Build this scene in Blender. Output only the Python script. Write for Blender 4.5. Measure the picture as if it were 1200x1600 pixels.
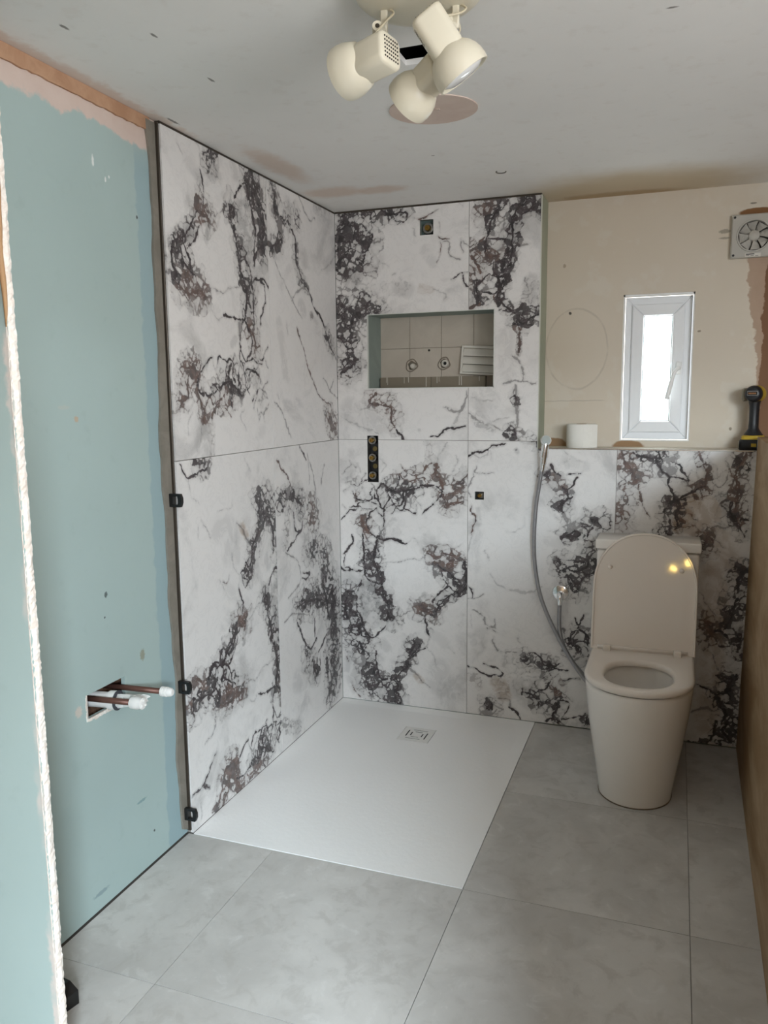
import bpy, bmesh, math, random
import numpy as np
from mathutils import Vector, Matrix

for _o in list(bpy.data.objects):
    bpy.data.objects.remove(_o, do_unlink=True)
SC = bpy.context.scene
COL = SC.collection
PI = math.pi

# ------------------------------------------------------------------ camera
cam_d = bpy.data.cameras.new('camera')
cam = bpy.data.objects.new('camera', cam_d)
COL.objects.link(cam)
cam_d.sensor_fit = 'HORIZONTAL'
cam_d.sensor_width = 36.0
cam_d.lens = 36.0 * 1249.18 / 1200.0
cam_d.clip_start = 0.02
_R = Vector((0.93971871, 0.34180639, -0.00985551))
_U = Vector((-0.03984872, 0.13808922, 0.98961783))
_F = Vector((-0.33961863, 0.92956966, -0.14338557))
cam.matrix_world = Matrix(((_R.x, _U.x, -_F.x, 1.4015), (_R.y, _U.y, -_F.y, -3.2591), (_R.z, _U.z, -_F.z, 1.3803), (0, 0, 0, 1)))
SC.camera = cam

# ------------------------------------------------------------------ world, daylight, exposure
world = bpy.data.worlds.new('sky')
SC.world = world
world.use_nodes = True
_bg = world.node_tree.nodes['Background']
_bg.inputs[0].default_value = (0.86, 0.93, 1.0, 1)
_bg.inputs[1].default_value = 2.0

def area_light(name, loc, rot, sx, sy, watts, color, spread=PI):
    d = bpy.data.lights.new(name, 'AREA')
    d.shape = 'RECTANGLE'; d.size = sx; d.size_y = sy
    d.energy = watts; d.color = color; d.spread = spread
    o = bpy.data.objects.new(name, d)
    o.location = loc; o.rotation_euler = rot
    COL.objects.link(o)
    return o
# daylight: a tall window in the rear wall beyond the partition, a wide one in the far right wall, the small far window
_sk = area_light('daylight_rear_sky', (3.25, -6.2, 2.5), (0, 0, 0), 1.4, 1.0, 1000, (0.77, 0.90, 1.0))
_sk.rotation_euler = (Vector((.2, -1.6, .3)) - _sk.location).to_track_quat('-Z', 'Y').to_euler()
area_light('daylight_right', (3.14, -3.45, 1.52), (0, PI/2, 0), 1.05, 1.85, 68, (0.97, 0.985, 1.0))
area_light('daylight_window', (1.32, 0.36, 1.48), (-PI/2, 0, 0), 0.30, 0.62, 5, (0.95, 0.98, 1.0))

SC.view_settings.view_transform = 'Standard'
SC.view_settings.look = 'None'
SC.view_settings.gamma = 1.0
SC.view_settings.use_curve_mapping = False
SC.view_settings.exposure = 0.23

# ------------------------------------------------------------------ material helper
def lin(h):
    h = h.lstrip('#')
    c = [int(h[i:i+2], 16) / 255 for i in (0, 2, 4)]
    return tuple((x / 12.92 if x <= .04045 else ((x + .055) / 1.055) ** 2.4) for x in c)

class Mat:
    def __init__(s, name, rough=.5, metal=0., spec=.5):
        s.m = bpy.data.materials.new(name)
        s.m.use_nodes = True
        s.t = s.m.node_tree
        s.b = s.t.nodes['Principled BSDF']
        s.b.inputs['Roughness'].default_value = rough
        s.b.inputs['Metallic'].default_value = metal
        s.b.inputs['Specular IOR Level'].default_value = spec
        s._co = None
    def n(s, ty, **kw):
        n = s.t.nodes.new(ty)
        for k, v in kw.items():
            setattr(n, k, v)
        return n
    def put(s, sock, v):
        if isinstance(v, bpy.types.NodeSocket):
            s.t.links.new(v, sock)
        elif isinstance(v, (tuple, list)):
            sock.default_value = (*v, 1) if (len(v) == 3 and sock.type == 'RGBA') else v
        else:
            sock.default_value = v
    def co(s, kind='Object'):
        if s._co is None:
            s._co = s.n('ShaderNodeTexCoord')
        return s._co.outputs[kind]
    def math(s, op, a, b=None, clamp=False):
        n = s.n('ShaderNodeMath', operation=op, use_clamp=clamp)
        s.put(n.inputs[0], a)
        if b is not None:
            s.put(n.inputs[1], b)
        return n.outputs[0]
    def vmath(s, op, a, b=None):
        n = s.n('ShaderNodeVectorMath', operation=op)
        s.put(n.inputs[0], a)
        if b is not None:
            if op == 'SCALE':
                s.put(n.inputs['Scale'], b)
            else:
                s.put(n.inputs[1], b)
        return n.outputs['Value'] if op in ('LENGTH', 'DISTANCE', 'DOT_PRODUCT') else n.outputs[0]
    def smooth(s, x, lo, hi, a=0., b=1.):
        n = s.n('ShaderNodeMapRange', interpolation_type='SMOOTHSTEP')
        s.put(n.inputs[0], x); s.put(n.inputs[1], lo); s.put(n.inputs[2], hi); s.put(n.inputs[3], a); s.put(n.inputs[4], b)
        return n.outputs[0]
    def mix(s, f, a, b):
        n = s.n('ShaderNodeMix', data_type='RGBA')
        s.put(n.inputs[0], f); s.put(n.inputs[6], a); s.put(n.inputs[7], b)
        return n.outputs[2]
    def noise(s, scale, detail=4., rough=.55, vec=None, dist=0., out='Fac'):
        n = s.n('ShaderNodeTexNoise')
        s.put(n.inputs['Vector'], vec if vec is not None else s.co())
        s.put(n.inputs['Scale'], scale); s.put(n.inputs['Detail'], detail); s.put(n.inputs['Roughness'], rough); s.put(n.inputs['Distortion'], dist)
        return n.outputs[out]
    def voro(s, scale, vec=None, feature='F1', rnd=1.):
        n = s.n('ShaderNodeTexVoronoi', feature=feature)
        s.put(n.inputs['Vector'], vec if vec is not None else s.co())
        s.put(n.inputs['Scale'], scale); s.put(n.inputs['Randomness'], rnd)
        return n.outputs['Distance']
    def sep(s, v=None):
        n = s.n('ShaderNodeSeparateXYZ')
        s.put(n.inputs[0], v if v is not None else s.co())
        return n.outputs
    def blob(s, c, r, amp, nz, soft=.15):
        """mask: 1 inside a noisy ellipsoid with centre c and radii r"""
        d = s.vmath('SUBTRACT', s.co(), c)
        d = s.vmath('MULTIPLY', d, tuple(1 / q for q in r))
        l = s.math('ADD', s.vmath('LENGTH', d), s.math('MULTIPLY', s.math('SUBTRACT', nz, .5), amp))
        return s.smooth(l, 1. + soft, 1. - soft)
    def color(s, c):
        s.put(s.b.inputs['Base Color'], c)
    def bump(s, h, strength=.2, dist=.002):
        n = s.n('ShaderNodeBump')
        n.inputs['Strength'].default_value = strength
        n.inputs['Distance'].default_value = dist
        s.put(n.inputs['Height'], h)
        s.t.links.new(n.outputs[0], s.b.inputs['Normal'])
        return s
MATS = {}
def simple(name, col, rough=.5, metal=0., var=.06, scale=30., spec=.5, bump=0.):
    if name in MATS:
        return MATS[name]
    m = Mat(name, rough, metal, spec)
    c = lin(col) if isinstance(col, str) else col
    nz = m.noise(scale, 3.)
    m.color(m.mix(nz, tuple(max(0, x * (1 - var)) for x in c), tuple(min(1, x * (1 + var)) for x in c)))
    if bump:
        m.bump(nz, bump)
    MATS[name] = m.m
    return m.m

# ------------------------------------------------------------------ mesh helpers
def new_obj(name, me, mat=None, parent=None, loc=None, smooth=False):
    o = bpy.data.objects.new(name, me)
    COL.objects.link(o)
    if mat is not None and len(me.materials) == 0:
        me.materials.append(mat)
    if parent is not None:
        o.parent = parent
    if loc is not None:
        o.location = loc
    if smooth:
        for p in me.polygons:
            p.use_smooth = True
    return o
def bm_obj(name, bm, mat=None, parent=None, loc=None, smooth=False, auto=None):
    bmesh.ops.recalc_face_normals(bm, faces=bm.faces)
    me = bpy.data.meshes.new(name)
    bm.to_mesh(me); bm.free()
    if auto is not None:
        for p in me.polygons:
            p.use_smooth = True
        me.set_sharp_from_angle(angle=math.radians(auto))
    return new_obj(name, me, mat, parent, loc, smooth)
def box(bm, lo, hi, bev=0., seg=2):
    r = bmesh.ops.create_cube(bm, size=1.)
    vs = r['verts']
    for v in vs:
        v.co = Vector([lo[i] + (v.co[i] + .5) * (hi[i] - lo[i]) for i in range(3)])
    if bev > 0:
        es = {e for v in vs for e in v.link_edges}
        bmesh.ops.bevel(bm, geom=list(es), offset=bev, segments=seg, profile=.5, affect='EDGES')
    return bm
def frame_of(d):
    d = Vector(d).normalized()
    a = Vector((0, 0, 1)) if abs(d.z) < .9 else Vector((1, 0, 0))
    u = d.cross(a).normalized()
    return u, d.cross(u).normalized(), d
def lathe(bm, prof, p0, d, n=24, cap=True):
    """prof = [(dist along d, radius)]"""
    u, v, d = frame_of(d)
    p0 = Vector(p0)
    rings = []
    for t, r in prof:
        if r < 1e-6:
            rings.append([bm.verts.new(p0 + d * t)])
        else:
            rings.append([bm.verts.new(p0 + d * t + (u * math.cos(2 * PI * k / n) + v * math.sin(2 * PI * k / n)) * r) for k in range(n)])
    for a, b in zip(rings, rings[1:]):
        if len(a) == 1 and len(b) == 1:
            continue
        for k in range(n):
            k2 = (k + 1) % n
            if len(a) == 1:
                bm.faces.new((a[0], b[k], b[k2]))
            elif len(b) == 1:
                bm.faces.new((a[k], a[k2], b[0]))
            else:
                bm.faces.new((a[k], a[k2], b[k2], b[k]))
    if cap:
        for rg in (rings[0], rings[-1]):
            if len(rg) > 1:
                bm.faces.new(rg)
    return bm
def catmull(P, n=8):
    P = [Vector(p) for p in P]
    out = []
    for i in range(len(P) - 1):
        a = P[i - 1] if i else P[0] * 2 - P[1]
        b, c = P[i], P[i + 1]
        d = P[i + 2] if i + 2 < len(P) else c * 2 - b
        for k in range(n):
            t = k / n
            out.append(.5 * ((2 * b) + (c - a) * t + (2 * a - 5 * b + 4 * c - d) * t * t + (3 * b - a - 3 * c + d) * t ** 3))
    out.append(P[-1])
    return out
def tube(bm, P, r, n=12, cap=True):
    P = [Vector(p) for p in P]
    rs = r if isinstance(r, (list, tuple)) else [r] * len(P)
    rings = []
    u = None
    for i, p in enumerate(P):
        d = (P[min(i + 1, len(P) - 1)] - P[max(i - 1, 0)]).normalized()
        if u is None:
            u = frame_of(d)[0]
        u = (u - d * u.dot(d)).normalized()
        v = d.cross(u)
        rings.append([bm.verts.new(p + (u * math.cos(2 * PI * k / n) + v * math.sin(2 * PI * k / n)) * rs[i]) for k in range(n)])
    for a, b in zip(rings, rings[1:]):
        for k in range(n):
            bm.faces.new((a[k], a[(k + 1) % n], b[(k + 1) % n], b[k]))
    if cap:
        bm.faces.new(rings[0]); bm.faces.new(rings[-1])
    return bm
def loft(bm, rings, cap0=True, cap1=True):
    R = [[bm.verts.new(p) for p in r] for r in rings]
    for a, b in zip(R, R[1:]):
        n = len(a)
        for k in range(n):
            bm.faces.new((a[k], a[(k + 1) % n], b[(k + 1) % n], b[k]))
    if cap0: bm.faces.new(R[0])
    if cap1: bm.faces.new(R[-1])
    return R
def prism(bm, pts, ax, a, b):
    """polygon pts in the plane normal to axis ax, extruded from a to b"""
    def mk(p, t):
        q = list(p); q.insert(ax, t); return bm.verts.new(q)
    A = [mk(p, a) for p in pts]; B = [mk(p, b) for p in pts]
    bm.faces.new(A); bm.faces.new(B[::-1])
    n = len(pts)
    for k in range(n):
        bm.faces.new((A[k], A[(k + 1) % n], B[(k + 1) % n], B[k]))
    return bm
def thing(name, loc, label, cat, group=None, rz=0.):
    o = bpy.data.objects.new(name, None)
    COL.objects.link(o)
    o.empty_display_size = .05
    o.location = loc; o.rotation_euler = (0, 0, rz)
    tag(o, label, cat, group)
    return o
def tag(o, label, cat, group=None):
    o['label'] = label; o['category'] = cat
    if group: o['group'] = group
    return o
def struct(o, label, cat='wall'):
    o['kind'] = 'structure'; o['label'] = label; o['category'] = cat
    return o
VEINS = {
'A': '''b t 18 0.35 411 1193 416 1148 416 1091
v l 2 1 187 1121 223 1082 197 1057
v n 2.9 1 288 1084 310 1055 356 1039 391 1062 401 1081
f n 10.4 1 441 1077 451 1044 471 1016 478 987
f n 8.1 1 580 1052 554 1028 530 1008 525 979 520 950
f n 15.2 1 476 968 483 940 495 916 520 922
f n 6.7 1 520 922 540 927 559 930
b n 28.5 0.7 495 950 535 960 544 994
f n 4.7 1 530 1013 559 1018 566 1037
v d 3.5 1 366 984 391 997 441 1003 468 992 471 958 446 929 416 898 388 883
v m 2 1 356 979 360 945 386 902
f d 9.5 1 228 999 264 976 294 970 335 978 376 984
v d 2.8 1 280 1045 285 1021 264 986
b n 20 0.6 295 1021 325 1012 356 1032
v n 2.8 1 325 1007 366 1023 396 1028 406 1009
v n 3.8 1 361 1032 386 1047 406 1077
b n 22.5 0.5 416 1082 431 1058 431 1024
v n 2.4 1 446 1073 441 1034 411 1005
v d 3 1 186 979 183 939 201 895 222 920 232 955 228 995 207 1009 186 979
f d 4.5 1 294 967 289 923 273 903
v d 2.5 1 253 961 268 942 258 912 221 896
v d 2.4 1 294 899 325 885 350 881 365 916
v d 2.5 1 232 950 248 921 258 892 247 872
v d 2.5 1 263 892 294 894 315 973
v m 1.5 1 53 1104 60 1079 33 1059 17 1038
v m 1.5 1 60 1079 82 1070 92 1090 102 1050
v m 2 1 32 1004 53 990 21 963
v d 2 1 53 990 85 985 112 1011 129 1046
v d 2 1 85 985 128 1007 139 1022
v d 3 1 64 965 79 940 106 931 138 927 159 938 154 963 170 988
f n 4.5 1 85 946 79 920
v d 2.4 1 132 922 175 919
v d 2.5 1 52 899 89 896 132 887 174 894
v d 2.5 1 8 842 35 863 52 884 84 885
v m 2.1 1 9 903 30 888
v d 2.9 1 160 1002 175 978 170 948 183 929
v d 2.5 1 84 885 95 916 127 922
v d 3 1 169 894 203 850 202 805 173 759 131 812 137 857 169 894
f n 11 1 105 846 110 816 125 797 152 773
v d 3 1 180 904 211 890 205 850
b m 30 0.3 65 1015 117 937 175 939
b m 45 0.45 211 940 274 942 325 953
v d 4.5 1 112 776 111 715 113 664 123 614
f d 6.5 1 173 759 167 723 159 692 161 642 181 592
b d 25 0.7 138 717 140 666 144 615
v d 4.5 1 181 759 225 756 272 754 308 746
f m 11 1 205 800 210 771
g l 19 0.5 236 822 262 843
v l 1.5 1 308 746 344 768 375 740 390 716
v m 1.3 1 187 649 261 658 323 677 359 674 395 684
f n 8.5 1 410 702 451 692 496 702 540 695 575 680
f n 18 1 516 674 511 644 496 653
b n 27.5 0.7 441 689 496 683 545 676
b d 17.5 0.6 451 655 486 633
v m 2 1 466 710 515 728 560 755
f d 6 1 575 678 565 653 580 624
v d 2.5 1 55 768 55 737 21 684 15 658 20 623
v d 2.5 1 10 679 27 690
v d 4 1 20 617 47 614 74 600 107 613
g l 28.5 0.35 456 1187 480 1149 456 1106
v l 2.4 1 490 1187 466 1135 451 1097
v l 1.8 1 534 1131 539 1098 515 1060
g l 25 0.3 354 739 415 732 515 742
g l 28.5 0.3 67 1134 109 1139
f d 7.5 1 171 646 187 596 199 536 212 496 227 446 248 402
f d 15 1 222 430 227 400 243 401
v d 3.5 1 117 612 122 577 149 558 181 555
b d 21 0.7 155 584 175 534 196 505
g m 57.8 0.75 132 516 147 450 152 398
b l 47.3 0.35 132 516 147 450 152 398
v d 4.2 1 95 549 80 496 79 434 98 383 113 332 146 304 184 328 211 362
b d 39.4 0.85 34 482 27 419 48 368 75 318 91 267
b d 31.5 0.75 106 216 122 175 138 124 153 73 202 36 250 31
f d 14.7 1 23 481 16 429 21 376
f d 9.5 1 54 379 81 350 97 310 129 302
f d 11.6 1 80 277 107 237
f m 15.4 1 90 204 95 178
v d 3.7 1 12 517 45 504 84 538 95 564
v d 4.5 1 -8 625 25 601 58 608 90 600
v d 4.2 1 166 243 163 190 176 139 192 109 224 118
b d 17.8 0.75 257 127 278 161 310 206 331 255 358 294
f d 4.7 1 257 127 289 167 315 196 331 255 358 294
v d 3 1 358 304 373 285 331 234
f d 7.9 1 251 121 267 86 256 32
b d 23.7 0.75 192 109 224 81 240 41
v m 4.2 1 321 181 357 154 383 121 414 99
g n 21 0.6 357 144 378 125
v d 2.5 1 399 277 363 253 337 230
f n 20 1 384 454 405 456 420 447
f d 7.5 1 440 449 476 497 516 535 556 552 585 574
v d 3 1 435 493 456 530 496 568
g m 20 0.6 456 510 486 537
v m 2 1 254 412 290 415 322 434 353 451
g m 14 0.9 395 525 387 500 374 468
v d 4 1 399 425 397 394 404 359 415 330
b m 14 0.5 415 411 420 361
v l 2.1 1 415 330 409 278 440 246 456 196
b d 21.4 0.7 516 594 565 597 580 643
f d 5.7 1 565 671 580 623 580 564
v d 3.5 1 481 626 486 592 516 559 541 551
f n 13 1 496 657 521 648
v d 3 1 456 654 481 636 516 614 526 595
v l 2 1 506 298 532 270
g l 57.8 0.45 466 187 450 118 542 93
g m 42 0.5 40 193 55 115 82 37
v n 2.2 1 49 82 65 51 81 16
v n 2.1 1 18 201 28 181
g l 26.3 0.5 205 289 220 259
g l 21 0.5 300 324 321 290
g l 31.5 0.3 440 342 491 307''',
'B': '''v d 2.8 1 584 1125 611 1141 651 1146 681 1161 705 1173 749 1179
v l 2 1 606 1138 636 1124 666 1139 681 1163 681 1120
v m 1.9 1 617 1087 617 1055 652 1058 692 1062
v m 2.5 1 614 1079 605 1030 592 995 608 961
v n 2.5 1 605 926 608 891 623 877 618 841 609 791
v l 2.5 1 609 791 601 770 589 719
g l 15 0.5 633 912 639 842
f m 4.8 1 793 1155 798 1152
f d 5.7 1 840 1194 864 1190 871 1171
f d 4.8 1 883 1161 893 1152
v d 3.8 1 922 1105 946 1072 970 1056
f d 6.7 1 907 1057 918 1072
v d 2.7 1 1002 1066 1030 1068 1057 1068
v d 4.3 1 1039 1058 1022 1022 999 1007
b n 15 0.6 918 1052 947 1034 976 1011
f d 6.7 1 976 1011 995 993 991 964 973 930 982 906
f d 12 1 968 934 977 925
v d 4.5 1 995 969 1018 974
f m 6.7 1 983 901 997 868 1007 840 1035 841 1058 866
v m 1.9 1 950 895 964 872
b d 19 0.6 1008 816 1040 817 1073 809 1087 796
v d 4 1 1003 815 1036 831 1054 818 1036 807 1003 815
f d 7.1 1 1058 852 1099 863 1112 883 1135 893
b d 21.4 0.7 1112 883 1135 879 1131 865
v d 4.8 1 1100 849 1082 810 1092 791
b d 19 0.8 1092 772 1111 754 1103 734
v d 2.4 1 963 713 1001 708 1057 707 1085 704
b d 22.5 0.75 978 692 1001 689 1021 676 1053 683 1094 709 1117 720
f d 5.7 1 978 692 1001 689 1021 671 1053 678 1094 709 1117 720
b d 27.5 0.8 993 664 1017 641 1041 603
f d 5 1 987 678 998 649 1026 632 1046 604
f d 5.7 1 1058 683 1077 660 1113 677
v d 3.8 1 1077 655 1050 624
v l 1.5 1 826 880 826 841 798 820 758 813
v l 4 1 686 633 721 590 771 574
v l 2 1 660 733 685 694
g l 30 0.3 924 787 1000 767
v l 2 1 923 821 975 831 998 825
b l 14.2 0.4 969 1106 1001 1111
g l 28.5 0.3 992 1125 1061 1098
v l 1.4 1 977 1163 1014 1135 1061 1117
v l 4 1 706 609 736 581 786 572 840 569 898 593
v d 2.6 1 589 573 605 556 610 526
v m 2.6 1 590 516 620 526 654 544
v m 2.6 1 616 467 641 461 662 442 667 412 703 399 708 436
v m 2.6 1 703 399 678 389 713 380
v l 2 1 606 443 611 396
v m 2.6 1 706 358 701 322 729 298 805 298
v l 2 1 804 368 814 348 829 334
v d 3.1 1 591 216 628 209 654 191 690 184 736 195 730 220 664 234
b t 20.9 0.5 602 174 628 161 644 137
g t 42 0.9 726 147 757 113
b t 30 0.4 731 173 767 136
f m 11.6 1 696 64 691 36 660 16 697 16 722 35
b d 21 0.7 691 63 707 33
v m 4.7 1 722 93 778 90 783 53
v d 4.2 1 783 53 814 21 824 1
v d 3.1 1 820 282 845 269 864 297 894 295 914 266
v m 2.5 1 796 254 826 236 865 251 915 241
b d 16.8 0.6 840 279 860 261
f d 12 1 914 266 943 264 958 256
f d 10.5 1 934 238 944 234
v d 3.2 1 963 251 992 234 1021 242
v d 2.6 1 996 270 963 251
f d 4 1 842 129 872 122 893 94 908 64
b d 23.6 0.65 867 122 908 85 937 89
v d 2.6 1 876 180 892 151 926 150 945 188
v d 2.5 1 944 224 915 195 876 180
f n 13.6 1 965 159 975 150
v m 3.2 1 946 136 975 150 1043 118
f d 3.5 1 1003 195 1036 206 1069 212
f d 5.3 1 981 110 967 72 958 34 987 18
v d 2.6 1 990 106 1024 105 1006 67 992 34
v d 4.2 1 929 10 953 26 983 9
v d 3.2 1 992 29 1045 41 1087 62
f d 5.3 1 1093 47 1094 6
v d 4 1 1044 466 1054 437 1081 484
f d 6 1 1055 432 1036 410 1018 373 1052 352 1057 327
b d 35 0.75 1046 391 1080 374 1062 333
f d 7 1 1055 422 1093 396 1099 356
f d 8 1 1032 598 1045 619 1068 640
b d 20 0.6 1003 635 1040 628
v l 2.5 1 1070 562 1093 563 1080 533
g l 52.5 0.45 817 147 868 101 915 210
g l 36.8 0.4 637 310 652 374
b l 30 0.3 775 277 806 198 792 144
v l 2 1 851 198 886 202 915 225''',
'C': '''b n 24 0.85 1205 1151 1226 1116 1251 1086 1261 1046
f n 6.5 1 1205 1156 1221 1121 1246 1086 1262 1041
b n 22.1 0.75 1219 1030 1230 995 1216 964 1202 933 1213 892 1200 846
v n 2.5 1 1271 1032 1283 976 1289 931 1314 897
v l 2.5 1 1239 1146 1278 1117 1322 1083 1332 1063
b d 16 0.7 1243 1156 1277 1137 1315 1127 1344 1108 1364 1079
f d 6 1 1243 1156 1277 1137 1315 1127 1344 1108 1364 1079 1383 1064
f m 15.2 1 1376 1124 1382 1094 1378 1074
b d 22.5 0.7 1348 1143 1356 1163
f d 8 1 1338 1162 1348 1138 1363 1113
v d 4 1 1390 1119 1414 1114 1429 1085 1453 1051 1421 1058 1383 1064
v m 4 1 1456 1081 1449 1051
v d 4 1 1381 1059 1380 1035 1393 1000 1405 976 1420 971
v d 3.8 1 1419 981 1442 997 1460 1007 1482 1018 1509 1033
f n 16 1 1486 1023 1504 1028
f n 7.1 1 1485 1160 1500 1121 1518 1082 1510 1043 1514 1014
g t 65.1 0.8 1467 943 1500 915 1536 936
f d 6 1 1382 970 1415 966 1425 941 1417 906 1410 861
b d 24 0.75 1398 940 1413 891 1391 880
v m 4 1 1378 960 1371 899 1368 854 1396 850
f n 11 1 1427 892 1446 882
g n 40 0.6 1428 872 1484 859
f d 5 1 1368 849 1397 830
v m 2.5 1 1483 879 1512 851 1539 862 1561 878 1606 880
b n 20 0.8 1526 836 1523 806 1520 781
f n 6 1 1526 846 1523 806 1520 781
v m 1.9 1 1530 1063 1554 1030 1576 1035 1588 1065 1590 1113 1576 1127
g m 28.5 0.5 1565 991 1580 957 1600 909 1583 884
b m 23.8 0.4 1565 991 1580 957 1600 909 1583 884
f n 12.4 1 1653 1162 1638 1119 1622 1094 1619 1065 1629 1037 1623 988 1624 949 1635 911
b d 26.2 0.8 1658 1157 1638 1114
f d 7 1 1606 963 1612 934 1627 896 1651 867 1665 843
b d 23.8 0.7 1626 910 1654 882
v d 4 1 1645 901 1653 911 1675 907
v d 3.5 1 1330 857 1331 837 1355 833
v l 1.6 1 1233 893 1258 853 1307 835
g l 30 0.3 1350 949 1357 899
g t 42.8 0.6 1562 858 1588 785 1626 737
v m 1.9 1 1539 862 1554 828 1587 790
f d 16.2 1 1657 716 1651 669 1645 622
b d 28.5 0.8 1653 702 1652 646
f d 15.2 1 1642 598 1627 559 1624 526 1617 482
b d 16.6 0.7 1650 589 1664 562
v m 2.4 1 1517 612 1536 571 1572 531
f n 7.6 1 1513 506 1540 494 1558 467 1543 422
b n 25 0.75 1526 503 1549 466 1555 428
v d 4.8 1 1571 463 1606 464 1632 436 1646 418
v d 4.8 1 1591 408 1634 407
f d 14.3 1 1649 437 1661 458 1656 390
v m 2.9 1 1567 371 1590 325 1618 284
f d 10 1 1618 284 1644 278 1629 237 1644 200
b d 26.2 0.75 1636 272 1639 219
v d 3.5 1 1516 238 1551 228 1596 213 1626 217
f d 16.2 1 1601 199 1615 162 1630 134 1618 98
b d 37.5 0.85 1639 125 1650 68 1635 26
f d 11 1 1643 126 1624 64 1644 22
v m 3 1 1503 122 1542 152 1586 148
f d 5 1 1486 -1 1508 -2 1561 5 1586 49 1597 100
g t 50.1 0.7 1552 686 1565 592 1570 303 1554 79''',
'D': '''b d 52.3 0.9 57 2128 45 2091 55 2042
b d 49.9 0.95 71 2026 38 1976 32 1928
b d 26.2 0.8 115 2071 146 2035 140 1998 124 1961 123 1922
v d 3.3 1 162 2063 167 2034 156 2001 135 1969 129 1922
f d 9.5 1 23 2035 66 2027 76 2007
f d 7.6 1 11 1968 21 1938
b d 26.1 0.75 89 2149 153 2144 195 2131
b d 23.8 0.9 226 2137 241 2122 267 2125
f d 6.7 1 216 2143 241 2117 277 2126
v d 2.9 1 288 2128 323 2129 308 2093 272 2101
b m 20 0.6 328 2133 333 2115
g m 40 0.6 58 1887 95 1866
b m 26.1 0.6 41 1840 29 1811
v m 1.9 1 112 1875 120 1860
b d 37.5 0.9 29 1772 44 1737 93 1730
b d 27.5 0.85 132 1782 142 1752 179 1740
v n 2.4 1 369 2098 409 2101 444 2112
v t 3.8 1 444 2112 459 2127
v n 2.2 1 459 2017 478 2009 503 2005
v n 2.3 1 466 1998 461 1957 449 1925
v m 2.3 1 479 1997 498 1991 508 1949 552 1932
v m 2.3 1 555 2005 562 1959
v m 2.3 1 562 2000 586 1980
v d 2.3 1 513 1852 548 1873 577 1878
v d 2.3 1 558 1872 568 1835 582 1822
g t 19 0.8 378 1822 428 1810
g l 33.3 0.5 275 1818 337 1814
g l 28.5 0.5 193 1994 203 1936 171 1914
g l 27 0.4 399 1970 429 1922
v l 2.3 1 464 2081 469 2039
v l 1.9 1 348 2067 363 2029
v l 1.9 1 198 1946 245 1924
v l 2.4 1 249 1876 270 1889
v l 2.4 1 428 1814 489 1783 479 1760
b l 28.5 0.35 122 1864 202 1826 306 1835
v l 2.2 1 547 2147 561 2132
b d 42.6 0.85 24 1755 32 1707 49 1644 65 1588
b d 31 0.8 37 1517 82 1540 46 1493
f d 7.2 1 10 1485 46 1497 90 1539
v n 6.4 1 183 1395 148 1355 234 1339
f n 7.2 1 217 1355 251 1323 250 1275 267 1243
v d 5.6 1 267 1243 309 1196
b n 24 0.6 166 1371 234 1347 259 1307
v l 3.2 1 113 1323 148 1331
v m 3.1 1 579 1398 555 1322 483 1330
v d 3.9 1 580 1260 532 1252 491 1244 459 1213 426 1209
v l 3.1 1 555 1322 532 1268
f m 4 1 372 1240 375 1238
g l 57.8 0.5 60 1324 147 1275 190 1235
v l 2.5 1 16 1299 95 1259 190 1219
v n 3.2 1 37 1477 63 1468''',
'E': '''b n 30 0.85 663 2140 657 2110 670 2085
f d 6.6 1 714 2148 696 2107 673 2066 664 2012 652 1951
f d 9.6 1 834 2137 803 2122 772 2088 766 2053 761 1998 765 1943 759 1895
f d 15 1 766 2083 772 2064
f d 8.4 1 761 1992 764 1968
f d 7.2 1 847 2112 822 2096 798 2074
b d 21.6 0.85 853 2129 860 2099
b m 20 0.5 709 2063 747 2042
v d 3 1 748 1993 710 1990 671 1999
v m 3.1 1 768 1961 793 1969 824 1970
v m 3 1 774 1985 793 1966
v m 3.1 1 671 1968 697 1948 742 1963
v n 4.4 1 586 1968 625 1978 651 2000
b n 31.3 0.9 593 1943 613 1910 626 1872 606 1854
f n 8.7 1 593 1936 619 1910 633 1871
f d 7.5 1 626 1847 620 1810 640 1758
f n 11.3 1 652 1951 671 1925 704 1929
v d 4.2 1 685 1906 730 1896 724 1847 698 1868 685 1906
b d 23.7 0.7 711 1892 724 1878
f d 9.6 1 743 1886 762 1894
v d 3.8 1 626 1828 666 1863 705 1855 711 1823 686 1787 640 1802
f d 5.6 1 737 1853 718 1811 705 1774 745 1734 777 1702
f d 7.5 1 727 1835 731 1822
v n 5.2 1 640 1752 614 1741 594 1735
v n 3.7 1 686 1781 699 1743
v m 2.5 1 814 1836 827 1786 809 1738 777 1702
g m 34.4 0.5 833 1823 834 1767
b m 28.1 0.4 839 1810 828 1761
b d 26.3 0.9 803 1694 841 1705 866 1710
f d 10 1 791 1676 816 1660
v d 3.7 1 810 1657 842 1680 873 1691
f n 5 1 798 1645 795 1595 793 1532
v m 3.1 1 773 1532 813 1493 820 1442
v m 3.3 1 729 1425 781 1437 865 1429
v m 5 1 785 1417 789 1366 789 1308 784 1243 771 1211
f d 5.6 1 788 1379 792 1366
f d 7.2 1 777 1237 771 1211 797 1204
v m 2.6 1 590 1302 657 1263 764 1230
v l 2.6 1 678 1263 757 1295
b m 23.4 0.5 849 1224 856 1211
g l 43.8 0.4 746 1615 741 1552 755 1456
g l 39 0.4 643 1426 690 1360
v l 2 1 596 1374 643 1361 690 1367
g m 25 0.5 600 1798 600 1766
b l 26 0.4 637 1276 678 1243''',
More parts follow.
